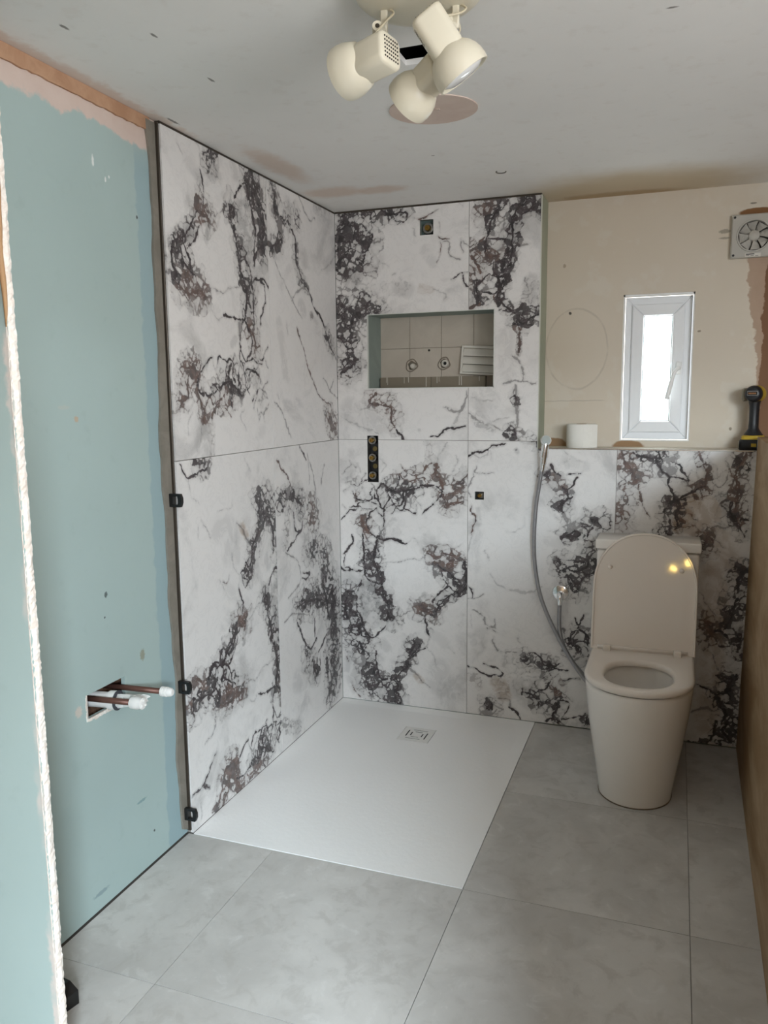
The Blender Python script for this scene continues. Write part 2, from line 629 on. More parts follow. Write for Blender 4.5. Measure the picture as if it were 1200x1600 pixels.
'G': '''f d 7.5 1 572 2149 549 2094 538 2047
b d 15 0.7 560 2127 538 2047
f d 9.4 1 588 1909 531 1937 516 1965
b d 20.1 0.6 512 2027 440 2035
v d 4.2 1 440 2035 398 1998 377 1963 382 1884 330 1838 268 1791 221 1734 137 1685 87 1608 5 1538
f d 5.4 1 385 1955 381 1897 375 1871
b d 13.5 0.7 346 1836 300 1808
b d 15 0.8 104 1636 69 1595 33 1567
v m 3.4 1 395 1783 317 1799 253 1779
v m 2.6 1 428 1747 380 1792
v m 2.3 1 563 1870 497 1816 427 1753 339 1689
v n 2.5 1 388 1651 329 1567 270 1458 188 1380 81 1342 8 1264
b n 24 0.7 101 1312 66 1258 30 1219
v m 2.6 1 595 1362 527 1322 458 1225
v m 3 1 148 1460 78 1409 3 1371
v m 3 1 78 1409 38 1454
v m 2.6 1 359 2154 329 2128 253 2078 203 2087
b m 20.8 0.4 451 2102 378 2079
b d 13 0.6 378 2079 358 2031
b l 23.9 0.5 200 2142 79 2140
f m 5.6 1 257 1703 239 1711
g l 28.1 0.5 351 1741 321 1717
g l 32.5 0.4 536 1646 490 1454
g l 43.6 0.4 89 1926 -6 1983
v l 2.9 1 144 1897 -6 1976
v l 2 1 477 1664 465 1613
v l 2 1 565 1394 553 1362''',
'F': '''v d 3.9 1 391 1193 342 1136
v n 3.8 1 582 1147 515 1082 485 1035
v m 3.2 1 306 1125 255 1034 242 919
v m 2.4 1 155 1097 199 1011
v m 2.3 1 323 1150 311 1031
b d 27 0.75 552 991 437 984 388 939
f d 6.8 1 454 993 388 947
v d 3.9 1 457 933 445 854 393 854 373 890
v d 3.9 1 393 854 516 783
b n 36.1 0.55 298 927 282 876
b d 34.7 0.65 326 755 174 726 176 676
v d 4 1 385 678 331 659 351 639 404 659
b d 41.3 0.85 410 541 319 542 164 512 83 449
f d 8.8 1 446 542 356 543 204 514
b d 42.6 0.9 158 639 100 540 86 405
b d 43.3 0.9 88 361 81 271 74 179 122 87
f d 6.8 1 200 597 164 512 148 422
v d 5.6 1 449 479 348 344 271 362
v d 5.8 1 286 459 290 376
v d 5.1 1 172 350 255 298
b d 28.1 0.7 368 317 279 220
f d 7.9 1 177 256 162 137
v m 3.1 1 565 511 481 527 323 477
v m 3.1 1 533 778 434 736 422 647 527 601
b m 30.1 0.45 509 903 530 823
g l 57.8 0.5 463 242 318 217
b m 28 0.5 621 126 474 50
b m 40.1 0.35 342 806 231 770
b m 33 0.4 351 631 240 589''',
'L': '''v d 3.6 1 1213 1190 1188 1155 1160 1141 1106 1147 1061 1157 1043 1189
b d 15.8 0.7 1121 1179 1092 1163 1072 1179
v l 2 1 1166 1140 1153 1081 1108 1042
v m 1.4 1 1105 993 1065 941
v l 1.6 1 1125 979 1134 942
v l 1.5 1 1008 1010 926 1014 917 1038
v l 1.5 1 828 1174 786 1122
g m 13.2 0.7 832 898 803 874
g l 22.5 0.4 905 903 896 826
v n 2.3 1 992 775 971 767 956 786
f n 8.6 1 1192 490 1159 485 1130 463
b d 29.5 0.9 1189 420 1119 439 1073 463
b d 19 0.75 1072 473 1023 508 983 537
f d 6.7 1 1116 478 1078 510 1051 507
f d 6.2 1 1155 427 1094 420 1055 457
b n 17.9 0.7 1004 387 946 371 915 382
f n 6.3 1 1024 363 975 387 963 414
f n 4.8 1 1224 350 1201 371 1214 415
v m 2 1 1145 267 1086 288 1070 370
v d 2 1 1078 202 1131 169 1164 133 1220 130
f d 2.5 1 1168 135 1135 116
f d 2.5 1 1220 130 1212 131
f n 5.5 1 1033 118 1046 71 1088 12
f n 4.7 1 1096 26 1093 9
v l 2 1 1178 73 1178 17
g l 30 0.4 1133 139 1171 106''',
}
# ------------------------------------------------------------------ plates (slabs with rectangular openings)
def snap_lines(lo, hi, step, extra):
    n = max(1, int(round((hi - lo) / step)))
    a = np.linspace(lo, hi, n + 1)
    ex = sorted(set(round(e, 5) for e in extra if lo < e < hi))
    keep = [x for k, x in enumerate(a) if k in (0, n) or not any(abs(x - e) < step * .45 for e in ex)]
    return np.array(sorted(set([round(x, 5) for x in keep] + ex)))
def plate(name, us, vs, keep, fmap, thick, mat, parent=None, back=True):
    """front grid at depth 0, back at depth thick; keep(uc, vc) says which cells exist; fmap(u, v, d) -> xyz arrays"""
    nu, nv = len(us), len(vs)
    uc = (us[:-1] + us[1:]) / 2; vc = (vs[:-1] + vs[1:]) / 2
    UC, VC = np.meshgrid(uc, vc, indexing='ij')
    K = keep(UC, VC)
    U, V = np.meshgrid(us, vs, indexing='ij')
    used = np.zeros((nu, nv), bool)
    used[:-1, :-1] |= K; used[1:, :-1] |= K; used[:-1, 1:] |= K; used[1:, 1:] |= K
    idx = -np.ones((nu, nv), int)
    nF = used.sum(); idx[used] = np.arange(nF)
    uu, vv = U[used], V[used]
    fr = np.stack(fmap(uu, vv, 0.), -1)
    bk = np.stack(fmap(uu, vv, thick), -1)
    F = []
    I, J = np.nonzero(K)
    q = np.stack([idx[I, J], idx[I + 1, J], idx[I + 1, J + 1], idx[I, J + 1]], -1)
    F.append(q)
    if back:
        F.append(q[:, ::-1] + nF)
    Kp = np.zeros((nu + 1, nv + 1), bool); Kp[1:-1, 1:-1] = K
    # edges along v (at u line i, between j and j+1)
    for (A, B, da, db) in ((Kp[:-1, 1:-1], Kp[1:, 1:-1], (0, 0), (0, 1)), (Kp[1:-1, :-1], Kp[1:-1, 1:], (0, 0), (1, 0))):
        i, j = np.nonzero(A != B)
        a = idx[i + da[0], j + da[1]]; b = idx[i + db[0], j + db[1]]
        F.append(np.stack([a, b, b + nF, a + nF], -1))
    F = np.concatenate(F)
    me = bpy.data.meshes.new(name)
    me.from_pydata(np.concatenate([fr, bk]).tolist(), [], F.tolist())
    bm = bmesh.new(); bm.from_mesh(me)
    bmesh.ops.recalc_face_normals(bm, faces=bm.faces)
    bm.to_mesh(me); bm.free()
    o = new_obj(name, me, mat, parent)
    return o, np.concatenate([uu, uu]), np.concatenate([vv, vv])
def inside(u, v, h):
    return (u > h[0]) & (u < h[1]) & (v > h[2]) & (v < h[3])
def board(name, u0, u1, v0, v1, holes, fmap, thick, mat, parent=None, step=9.):
    us = snap_lines(u0, u1, step, [h[k] for h in holes for k in (0, 1)])
    vs = snap_lines(v0, v1, step, [h[k] for h in holes for k in (2, 3)])
    def keep(u, v):
        k = np.ones(u.shape, bool)
        for h in holes:
            k &= ~inside(u, v, h)
        return k
    return plate(name, us, vs, keep, fmap, thick, mat, parent)[0]

# ------------------------------------------------------------------ marble
def marble_material():
    m = Mat('violet breccia marble tile', .38, 0., .4)
    at = m.n('ShaderNodeAttribute', attribute_name='veins')
    ax = m.n('ShaderNodeAttribute', attribute_name='aux')
    uv = m.n('ShaderNodeAttribute', attribute_name='slab')
    s = m.n('ShaderNodeSeparateColor'); m.put(s.inputs[0], at.outputs['Color'])
    x = m.n('ShaderNodeSeparateColor'); m.put(x.inputs[0], ax.outputs['Color'])
    S, vstr, G = s.outputs; bstr = at.outputs['Alpha']
    brown, cloud, cbrown = x.outputs
    P = uv.outputs['Vector']
    warp = m.vmath('SUBTRACT', m.noise(22., 4., .6, P, out='Color'), (.5, .5, .5))
    Pw = m.vmath('ADD', P, m.vmath('SCALE', warp, .028))
    nf = m.noise(120., 4., .68, P)
    nm = m.noise(34., 4., .6, P)
    # traced veins: signed width field (mm) + ragged edge
    Smm = m.math('MULTIPLY', m.math('SUBTRACT', S, .5), 50.)
    Sr = m.math('ADD', Smm, m.math('MULTIPLY', m.math('SUBTRACT', nf, .52), 4.8))
    Sr = m.math('ADD', Sr, m.math('MULTIPLY', m.math('SUBTRACT', nm, .5), 3.5))
    vein = m.math('MULTIPLY', m.smooth(Sr, -1.0, 1.0), vstr)
    halo = m.math('MULTIPLY', m.smooth(Sr, -9., 1.), m.math('MULTIPLY', vstr, .26))
    # small pale clasts left inside wide dark matrix
    e0 = m.voro(105., Pw, 'DISTANCE_TO_EDGE')
    hole = m.math('MULTIPLY', m.smooth(e0, .16, .24), m.smooth(nm, .50, .56))
    wide = m.smooth(Smm, 3., 6.)
    vein = m.math('MULTIPLY', vein, m.math('SUBTRACT', 1., m.math('MULTIPLY', m.math('MULTIPLY', hole, wide), .4)))
    dark = m.math('MAXIMUM', vein, halo, True)
    bandtint = m.math('MULTIPLY', m.math('MULTIPLY', G, m.smooth(nm, .35, .62, .3, 1.)), .55)
    # body colour: white with faint grey clouding
    n1 = m.noise(4.5, 6., .6, Pw, .6)
    n2 = m.noise(14., 5., .65, Pw, 1.2)
    faint = m.math('MULTIPLY', m.smooth(m.math('ABSOLUTE', m.math('SUBTRACT', n2, .5)), .035, .0), .10)
    cl = m.math('ADD', m.math('MULTIPLY', m.smooth(n1, .50, .72), .48), faint)
    cl = m.math('ADD', cl, m.math('MULTIPLY', m.math('MULTIPLY', cloud, m.smooth(n2, .34, .6, .35, 1.15)), .8))
    cl = m.math('ADD', cl, bandtint, True)
    white = lin('#e2dfdc')
    grey = m.mix(cbrown, lin('#a3a19f'), lin('#a2907e'))
    body = m.mix(cl, white, grey)
    dk = m.mix(m.smooth(nm, .35, .7), lin('#1f1c21'), lin('#3d363b'))
    bn = m.mix(m.smooth(nm, .35, .65), lin('#37211c'), lin('#64463a'))
    dcol = m.mix(m.math('MULTIPLY', brown, m.smooth(n2, .3, .6, .45, 1.)), dk, bn)
    m.color(m.mix(dark, body, dcol))
    return m.m
MARBLE = marble_material()
TONE = {'l': (.30, 0.), 'm': (.58, .2), 'd': (.97, .12), 'n': (.90, 1.), 't': (.40, .9), 'w': (.78, .2), 'x': (.78, .7)}
rng = np.random.RandomState(7)
def vnoise(u, v, wl, seed):
    r = np.random.RandomState(seed)
    T = r.uniform(-1, 1, (64, 64))
    x = u / wl + 100.; y = v / wl + 100.
    i = np.floor(x).astype(int); j = np.floor(y).astype(int)
    f = x - i; g = y - j
    f = f * f * (3 - 2 * f); g = g * g * (3 - 2 * g)
    a = T[i % 64, j % 64]; b = T[(i + 1) % 64, j % 64]; c = T[i % 64, (j + 1) % 64]; d = T[(i + 1) % 64, (j + 1) % 64]
    return (a * (1 - f) + b * f) * (1 - g) + (c * (1 - f) + d * f) * g
def prep_strokes(txt, tr=None):
    out = []
    for ln in txt.strip().split('\n'):
        t = ln.split()
        k, tone, w, st = t[0], t[1], float(t[2]), float(t[3])
        P = np.array(list(map(float, t[4:]))).reshape(-1, 2)
        if tr: P = tr(P)
        Q = []
        for i in range(len(P) - 1):
            a = P[i - 1] if i else 2 * P[0] - P[1]
            b, c = P[i], P[i + 1]
            d = P[i + 2] if i + 2 < len(P) else 2 * c - b
            n = max(2, int(np.hypot(*(c - b)) / 3))
            for s in np.arange(n) / n:
                Q.append(.5 * (2 * b + (c - a) * s + (2 * a - 5 * b + 4 * c - d) * s * s + (3 * b - a - 3 * c + d) * s ** 3))
        Q.append(P[-1]); Q = np.array(Q)
        L = len(Q); tp = np.linspace(0, 1, L)
        wob = 1 + .5 * vnoise(Q[:, 0], Q[:, 1], 12., 5) + .35 * vnoise(Q[:, 0], Q[:, 1], 37., 6)
        if k == 'v':
            out.append(('v', tone, (w * VW * (.72 + .3 * np.sin(PI * np.clip(tp * .86 + .07, 0, 1))) + .9) * wob, st, Q))
        elif k == 'f':
            out.append(('v', tone, w * (.45 if w > 7 else .8) * (.6 + .5 * np.sin(PI * np.clip(tp * .8 + .1, 0, 1))) * wob, st, Q))
            out.append(('b', tone, np.full(L, w * 1.6 + 3), .95, Q))
            if w > 5 and tone in 'dn': out.append(('b', 'w' if tone == 'd' else 'x', np.full(L, w * 2.6 + 18), .46, Q))
        else:
            out.append((k, tone, np.full(L, w * (1.25 if k == 'b' else 1.)), st, Q))
            if k == 'b' and st >= .55 and tone in 'dn': out.append(('b', 'w' if tone == 'd' else 'x', np.full(L, w * 1.9 + 16), .48, Q))
    return out
VW = .8
def bands(u, v, strokes, grow=1.):
    n = len(u); G = np.zeros(n); bs = np.zeros(n); bb = np.zeros(n)
    for k, tone, wv, st, Q in strokes:
        if k != 'b': continue
        a, bw = TONE[tone]
        w = wv[0] * grow
        lo = Q.min(0) - w; hi = Q.max(0) + w
        I = np.nonzero((u > lo[0]) & (u < hi[0]) & (v > lo[1]) & (v < hi[1]))[0]
        if not len(I): continue
        q = Q[::3] if len(Q) > 6 else Q
        D = np.sqrt(((u[I, None] - q[None, :, 0]) ** 2 + (v[I, None] - q[None, :, 1]) ** 2).min(1))
        g = (1.4 * (1 - (D / w) ** 2)).clip(0, 1) * st
        up = g * (.4 + a) > G[I] * (.4 + bs[I]); J = I[up]; G[J] = g[up]; bs[J] = a; bb[J] = bw
    return G, bs, bb
def fields(u, v, strokes, seed):
    n = len(u)
    u = u * 1000.; v = v * 1000.
    # organic domain warp
    u2 = u + 7 * vnoise(u, v, 62., seed) + 4. * vnoise(u, v, 23., seed + 1) + 3. * vnoise(u, v, 11., seed + 2) + 1.6 * vnoise(u, v, 5., seed + 21)
    v2 = v + 7 * vnoise(u, v, 62., seed + 3) + 4. * vnoise(u, v, 23., seed + 4) + 3. * vnoise(u, v, 11., seed + 5) + 1.6 * vnoise(u, v, 5., seed + 22)
    u, v = u2, v2
    S = np.full(n, -25.); vs = np.zeros(n); br = np.zeros(n); cl = np.zeros(n); cb = np.zeros(n)
    for k, tone, wv, st, Q in strokes:
        if k == 'b': continue
        a, bw = TONE[tone]
        pad = (14. if k == 'v' else 0.) + wv.max()
        lo = Q.min(0) - pad; hi = Q.max(0) + pad
        I = np.nonzero((u > lo[0]) & (u < hi[0]) & (v > lo[1]) & (v < hi[1]))[0]
        if not len(I): continue
        if k == 'v':
            D = np.hypot(u[I, None] - Q[None, :, 0], v[I, None] - Q[None, :, 1])
            s = (wv[None] - D).max(1)
            up = ((s > S[I]) & ~((S[I] > 0) & (vs[I] > a))) | ((s > 0) & (a > vs[I]))
            J = I[up]; S[J] = np.maximum(S[J], s[up]); vs[J] = a; br[J] = bw
        else:
            q = Q[::3] if len(Q) > 6 else Q
            D = np.hypot(u[I, None] - q[None, :, 0], v[I, None] - q[None, :, 1]).min(1)
            c = (1.3 * (1 - (D / wv[0]) ** 2)).clip(0, 1) * st * (.5 + a * .6)
            up = c > cl[I]; J = I[up]; cl[J] = c[up]; cb[J] = 1. if tone in 'nt' else 0.
    # brecciated bands: additively weighted cells, cracks drawn round every cell that lies in a band
    R = np.random.RandomState(seed + 50)
    a0 = 25.
    gx = np.arange(u.min() - 40, u.max() + 40, a0); gy = np.arange(v.min() - 40, v.max() + 40, a0)
    SX, SY = np.meshgrid(gx, gy, indexing='ij')
    SX = (SX + R.uniform(-.62, .62, SX.shape) * a0).ravel(); SY = (SY + R.uniform(-.62, .62, SY.shape) * a0).ravel()
    extra = R.rand(len(SX)) < .55
    SX = np.concatenate([SX, SX[extra] + R.uniform(-13, 13, extra.sum())]); SY = np.concatenate([SY, SY[extra] + R.uniform(-13, 13, extra.sum())])
    m = len(SX)
    rad = np.clip(R.gamma(1.2, 4.6, m), 0, 20)
    g, gs, gb = bands(SX, SY, strokes)
    g = g * np.clip(.85 + .55 * vnoise(SX, SY, 48., seed + 9), .1, 1.15)
    Gs, Gss, Gsb = bands(u, v, strokes, 1.2)
    act = np.nonzero(Gs > .0)[0]
    ef = R.uniform(.35, 1.35, 4096)
    b0 = 12.
    TX2, TY2 = np.meshgrid(np.arange(u.min() - 20, u.max() + 20, b0), np.arange(v.min() - 20, v.max() + 20, b0), indexing='ij')
    TX2 = (TX2 + R.uniform(-.6, .6, TX2.shape) * b0).ravel(); TY2 = (TY2 + R.uniform(-.6, .6, TY2.shape) * b0).ravel()
    for c0 in range(0, len(act), 2500):
        I = act[c0:c0 + 2500]
        lo = (u[I].min() - 70, v[I].min() - 70); hi = (u[I].max() + 70, v[I].max() + 70)
        K = np.nonzero((SX > lo[0]) & (SX < hi[0]) & (SY > lo[1]) & (SY < hi[1]))[0]
        D = np.hypot(u[I, None] - SX[None, K], v[I, None] - SY[None, K]) - rad[None, K]
        p = np.argpartition(D, 1, axis=1)[:, :2]
        d = np.take_along_axis(D, p, 1)
        o = np.argsort(d, 1); p = np.take_along_axis(p, o, 1); d = np.take_along_axis(d, o, 1)
        i1, i2 = K[p[:, 0]], K[p[:, 1]]
        e = (d[:, 1] - d[:, 0]) / 2
        gm = np.maximum(g[i1], g[i2]); gl = np.minimum(g[i1], g[i2])
        gg = .5 * gm + .5 * gl
        h = (np.minimum(i1, i2) * 131 + np.maximum(i1, i2) * 71) % 4096
        t = (.6 + BW * gg ** 1.5) * ef[h]
        sb = np.where(gm > .10, t - e, -25.)
        # dark matrix also where a point is far from any pebble
        sb = np.maximum(sb, np.where(gl > .45, d[:, 0] - (11. - 9. * gg), -25.))
        hi_ = g[i1] >= g[i2]
        # crushed zones: a second, finer set of cracks
        K2 = np.nonzero((TX2 > lo[0] + 30) & (TX2 < hi[0] - 30) & (TY2 > lo[1] + 30) & (TY2 < hi[1] - 30))[0]
        if len(K2) > 3:
            D2 = np.hypot(u[I, None] - TX2[None, K2], v[I, None] - TY2[None, K2])
            d2 = np.partition(D2, 1, axis=1)[:, :2]
            e2 = (d2[:, 1] - d2[:, 0]) / 2
            fine = np.clip(g[i1] * gs[i1] - .5, 0, 1)
            sb = np.maximum(sb, np.where(fine > .02, (fine * 4.0) * ef[(h * 3) % 4096] - e2, -25.))
        st = np.where(hi_, gs[i1], gs[i2]) * (.84 + .16 * ef[(h * 7) % 4096] / 1.35) * np.clip(.6 + gg, 0, 1)
        bw = np.where(hi_, gb[i1], gb[i2])
        up = (sb > S[I]) & ~((S[I] > 0) & (vs[I] > st)) | ((sb > 0) & (st > vs[I]))
        J = I[up]; S[J] = np.maximum(S[J], sb[up]); vs[J] = st[up]; br[J] = bw[up]
    tint = np.clip(Gs * Gss, 0, 1)
    return np.stack([np.clip(S / 50. + .5, 0, 1), vs, tint, np.ones(n)], -1), np.stack([br, cl, cb, np.ones(n)], -1)
BW = 6.0
def marble_tile(u0, u1, v0, v1, holes, fmap, strokes, parent, seed, step=.0032):
    gap = .0011
    ex = [h[k] for h in holes for k in (0, 1)]; ey = [h[k] for h in holes for k in (2, 3)]
    us = snap_lines(u0 + gap, u1 - gap, step, ex)
    vs = snap_lines(v0 + gap, v1 - gap, step, ey)
    def keep(u, v):
        k = np.ones(u.shape, bool)
        for h in holes:
            k &= ~inside(u, v, h)
        return k
    o, U, V = plate('marble_tile', us, vs, keep, fmap, .010, MARBLE, parent, back=False)
    n2 = len(U) // 2
    A, B = fields(U[:n2], V[:n2], strokes, seed * 17)
    A = np.concatenate([A, A]); B = np.concatenate([B, B])
    me = o.data
    for nm, arr, ty in (('veins', A, 'FLOAT_COLOR'), ('aux', B, 'FLOAT_COLOR')):
        me.attributes.new(nm, ty, 'POINT').data.foreach_set('color', arr.astype(np.float32).ravel())
    W = np.stack([U + seed * .731, V + seed * .417, np.full(len(U), seed * 1.37)], -1)
    me.attributes.new('slab', 'FLOAT_VECTOR', 'POINT').data.foreach_set('vector', W.astype(np.float32).ravel())
    return o

# ------------------------------------------------------------------ surface materials
H = 2.155
def mat_ceiling():
    m = Mat('old painted ceiling', .75, 0., .25)
    n1 = m.noise(3., 5.); n2 = m.noise(22., 5., .6); n3 = m.noise(120., 3.)
    c = m.mix(n1, lin('#e6e4e0'), lin('#f0eeea'))
    c = m.mix(m.math('MULTIPLY', m.smooth(n2, .55, .7), .12), c, lin('#c9beb2'))
    # bare plaster smears near the tiled corner
    for cx, cy, rx, ry in ((.10, -.70, .05, .20), (.13, -.31, .11, .07), (.31, -.28, .09, .05)):
        c = m.mix(m.math('MULTIPLY', m.blob((cx, cy, H), (rx, ry, .2), 1.1, n2, .5), .7), c, lin('#d6c1b0'))
    # rough filler along the left wall, old nicotine-coloured stain over the small window
    x, y, z = m.sep()
    e = m.math('ADD', x, m.math('MULTIPLY', m.math('SUBTRACT', n2, .5), .09))
    c = m.mix(m.math('MULTIPLY', m.math('MULTIPLY', m.smooth(e, .035, .005), m.smooth(y, -1.0, -1.15)), .6), c, lin('#d3bcac'))
    c = m.mix(m.math('MULTIPLY', m.blob((1.20, .08, H), (.42, .26, .2), .8, n1, .5), .75), c, lin('#c2ab84'))
    c = m.mix(m.math('MULTIPLY', m.blob((1.15, .15, H), (.22, .05, .2), .9, n2, .4), .6), c, lin('#a3835a'))
    for cx, cy, rx, ry in ((.291, -1.428, .004, .016), (.309, -1.685, .004, .012), (.158, -1.786, .005, .013), (.03, -1.21, .005, .03), (1.36, -1.41, .012, .004), (.62, -.62, .006, .003), (.70, -.98, .004, .004)):
        c = m.mix(m.math('MULTIPLY', m.blob((cx, cy, H), (rx, ry, .2), 1.2, n3, .3), .8), c, lin('#6d665f'))
    m.color(c)
    m.bump(n2, .15, .004)
    return m.m
def mat_blueboard(edge_y=None):
    m = Mat('moisture resistant plasterboard ' + str(edge_y), .8, 0., .2)
    n1 = m.noise(2.5, 5.); n2 = m.noise(18., 5., .6); n3 = m.noise(160., 2.)
    c = m.mix(n1, lin('#a1b2ae'), lin('#abbdba'))
    c = m.mix(m.math('MULTIPLY', m.smooth(n2, .58, .75), .25), c, lin('#97a8a4'))
    x, y, z = m.sep()
    if edge_y == 'left':
        # primed strip beside the tile edge
        w = m.math('ADD', y, m.math('MULTIPLY', m.math('SUBTRACT', n2, .5), .035))
        c = m.mix(m.math('MULTIPLY', m.math('MULTIPLY', m.smooth(w, -1.335, -1.325), m.smooth(z, 2.1, 2.0)), .6), c, lin('#8ca5ad'))
        # pink skim under the ceiling
        t = m.math('ADD', z, m.math('MULTIPLY', m.math('SUBTRACT', m.noise(9., 5., .6), .5), .11))
        c = m.mix(m.math('MULTIPLY', m.smooth(t, 2.072, 2.084), .92), c, m.mix(n2, lin('#cdb3a6'), lin('#d9c6bb')))
        for cy, cz, ry, rz, col in ((-1.50, 1.98, .004, .014, '#e4e6e2'), (-1.455, 1.945, .003, .006, '#e4e6e2'), (-1.44, 1.955, .003, .004, '#e4e6e2'), (-1.33, 1.875, .004, .005, '#3e3f3c'), (-1.55, .86, .006, .008, '#4a5250'),
                                    (-1.56, .80, .003, .003, '#3c3d3a'), (-1.62, 1.33, .008, .007, '#b9a48c'), (-1.66, 1.36, .02, .005, '#b0b9b2'), (-1.68, .58, .012, .014, '#c9beb2'), (-1.41, .65, .01, .016, '#8f8f7c'), (-1.45, .22, .02, .004, '#7d9798'), (-1.40, .10, .004, .004, '#3c3d3a'), (-1.64, .05, .03, .006, '#86989a')):
            c = m.mix(m.math('MULTIPLY', m.blob((-.02, cy, cz), (.1, ry, rz), 1.3, n3, .3), .85), c, lin(col))
    else:
        # plaster smudges close to the cut edge
        w = m.math('ADD', x, m.math('MULTIPLY', m.math('SUBTRACT', n2, .5), .05))
        c = m.mix(m.math('MULTIPLY', m.math('MULTIPLY', m.smooth(w, .338, .348), m.smooth(m.noise(5., 2.), .45, .6)), .8), c, lin('#d9cbc2'))
    m.color(c)
    m.bump(n3, .05, .001)
    return m.m
def mat_farwall():
    m = Mat('stripped cream painted wall', .75, 0., .25)
    n1 = m.noise(3., 5.); n2 = m.noise(16., 5., .6); n3 = m.noise(140., 3.)
    c = m.mix(n1, lin('#cdc1ae'), lin('#d6ccbd'))
    c = m.mix(m.math('MULTIPLY', m.smooth(m.noise(7., 4., .6), .54, .62), .35), c, lin('#d8d2c6'))
    x, y, z = m.sep()
    # bare plaster where old tiles were stripped on the right
    w = m.math('ADD', x, m.math('ADD', m.math('MULTIPLY', m.math('SUBTRACT', n2, .5), .07), m.math('MULTIPLY', z, .115)))
    bare = m.math('MULTIPLY', m.smooth(w, 1.845, 1.852), m.smooth(z, 1.93, 1.90))
    c = m.mix(bare, c, m.mix(n2, lin('#a78e79'), lin('#b79f8b')))
    w2 = m.math('ADD', x, m.math('MULTIPLY', m.math('SUBTRACT', n2, .5), .05))
    c = m.mix(m.math('MULTIPLY', m.smooth(w2, 1.692, 1.697), m.smooth(z, 1.95, 1.93)), c, lin('#7b5a42'))
    c = m.mix(m.blob((1.655, .17, 2.052), (.065, .1, .016), .6, n2, .12), c, lin('#86603f'))
    # bare patches at the ledge
    c = m.mix(m.blob((.92, .17, 1.168), (.05, .1, .032), .5, n2, .1), c, lin('#9b7c5d'))
    c = m.mix(m.blob((1.215, .17, 1.165), (.062, .1, .028), .5, n2, .1), c, lin('#9b7c5d'))
    # pencilled circle and rough lines
    d = m.vmath('LENGTH', m.vmath('MULTIPLY', m.vmath('SUBTRACT', m.co(), (1.003, .17, 1.565)), (1., 0., 1 / 1.32)))
    d = m.math('ADD', d, m.math('MULTIPLY', m.math('SUBTRACT', m.noise(6., 3.), .5), .02))
    ring = m.smooth(m.math('ABSOLUTE', m.math('SUBTRACT', d, .1235)), .005, .001)
    c = m.mix(m.math('MULTIPLY', ring, m.smooth(n2, .3, .6, .05, .25)), c, lin('#8b8072'))
    hz = m.smooth(m.math('ABSOLUTE', m.math('SUBTRACT', m.math('ADD', z, m.math('MULTIPLY', n2, .012)), 1.36)), .003, .001)
    c = m.mix(m.math('MULTIPLY', m.math('MULTIPLY', hz, m.smooth(x, 1.13, 1.10)), .3), c, lin('#8b8072'))
    for cx, cz, rx, rz, col in ((.972, 1.709, .006, .006, '#2c2823'), (1.47, 1.62, .006, .004, '#8f8271'), (1.64, 2.085, .012, .003, '#7e776a'), (1.545, 1.99, .02, .008, '#9b9384'), (1.545, 1.965, .018, .004, '#9b9384'), (1.60, 1.24, .006, .006, '#8a7d6b'), (.945, 1.90, .006, .008, '#a99a84')):
        c = m.mix(m.math('MULTIPLY', m.blob((cx, .17, cz), (rx, .1, rz), .9, n3, .25), .9), c, lin(col))
    m.color(c)
    m.bump(n2, .12, .004)
    return m.m
def mat_plaster(name, a, b, sc=8., stretch=None, rough=.8):
    m = Mat(name, rough, 0., .2)
    v = m.co() if stretch is None else m.vmath('MULTIPLY', m.co(), stretch)
    n1 = m.noise(sc, 6., .65, v, .8); n2 = m.noise(sc * 6, 4., .6, v)
    c = m.mix(m.smooth(n1, .3, .7), lin(a), lin(b))
    c = m.mix(m.math('MULTIPLY', n2, .25), c, lin(a))
    m.color(c)
    m.bump(n1, .25, .004)
    return m.m
def mat_floor():
    m = Mat('grey concrete-look porcelain', .42, 0., .4)
    r = m.n('ShaderNodeObjectInfo')
    off = m.n('ShaderNodeCombineXYZ')
    for i in range(3):
        m.put(off.inputs[i], m.math('MULTIPLY', r.outputs['Random'], 7.3 + 5.1 * i))
    v = m.vmath('ADD', m.co(), off.outputs[0])
    n1 = m.noise(3.2, 7., .62, v, .4); n2 = m.noise(14., 6., .65, v, .5); n3 = m.noise(160., 2., .5, v)
    c = m.mix(m.smooth(n1, .35, .68), lin('#bdbab5'), lin('#cecbc6'))
    c = m.mix(m.math('MULTIPLY', m.smooth(n2, .50, .66), .50), c, lin('#b2aea8'))
    c = m.mix(m.math('MULTIPLY', m.smooth(n2, .44, .30), .40), c, lin('#dddbd7'))
    m.color(c)
    m.put(m.b.inputs['Roughness'], m.smooth(n2, .3, .7, .36, .5))
    m.bump(n3, .03, .001)
    return m.m
WHITE_PLASTER = mat_plaster('buff plastered wall', '#8a7460', '#9c8672', 3.)
M_CEIL = mat_ceiling()
M_BOARD_L = mat_blueboard('left'); M_BOARD_N = mat_blueboard('nib')
M_FAR = mat_farwall()
M_FLOOR = mat_floor()
M_GREEN = mat_plaster('green moisture board', '#8c968f', '#97a199', 5.)
M_RETURN = mat_plaster('faded green return board', '#a3a895', '#aeb29f', 5.)
M_BARE = mat_plaster('bare brown plaster strip', '#ab8468', '#bd987b', 14.)
M_PANEL = mat_plaster('brown skimmed plaster', '#8a6c4b', '#b89f80', 3.5, (1., .4, 1.), .7)
M_ADH = mat_plaster('grey tanking compound', '#7b766c', '#8b857b', 12.)
M_GROUT = simple('grey grout', '#8d8882', .8)
M_SCREED = simple('dark screed', '#4f4b46', .9)
M_CUT = mat_plaster('crumbled gypsum core', '#e9e4dc', '#d9cbbf', 60.)
M_TIMBER = mat_plaster('rough sawn timber', '#a58258', '#b99a6f', 6., (8., 8., .6))
M_DARK = simple('dark cavity', '#1c1815', .9)
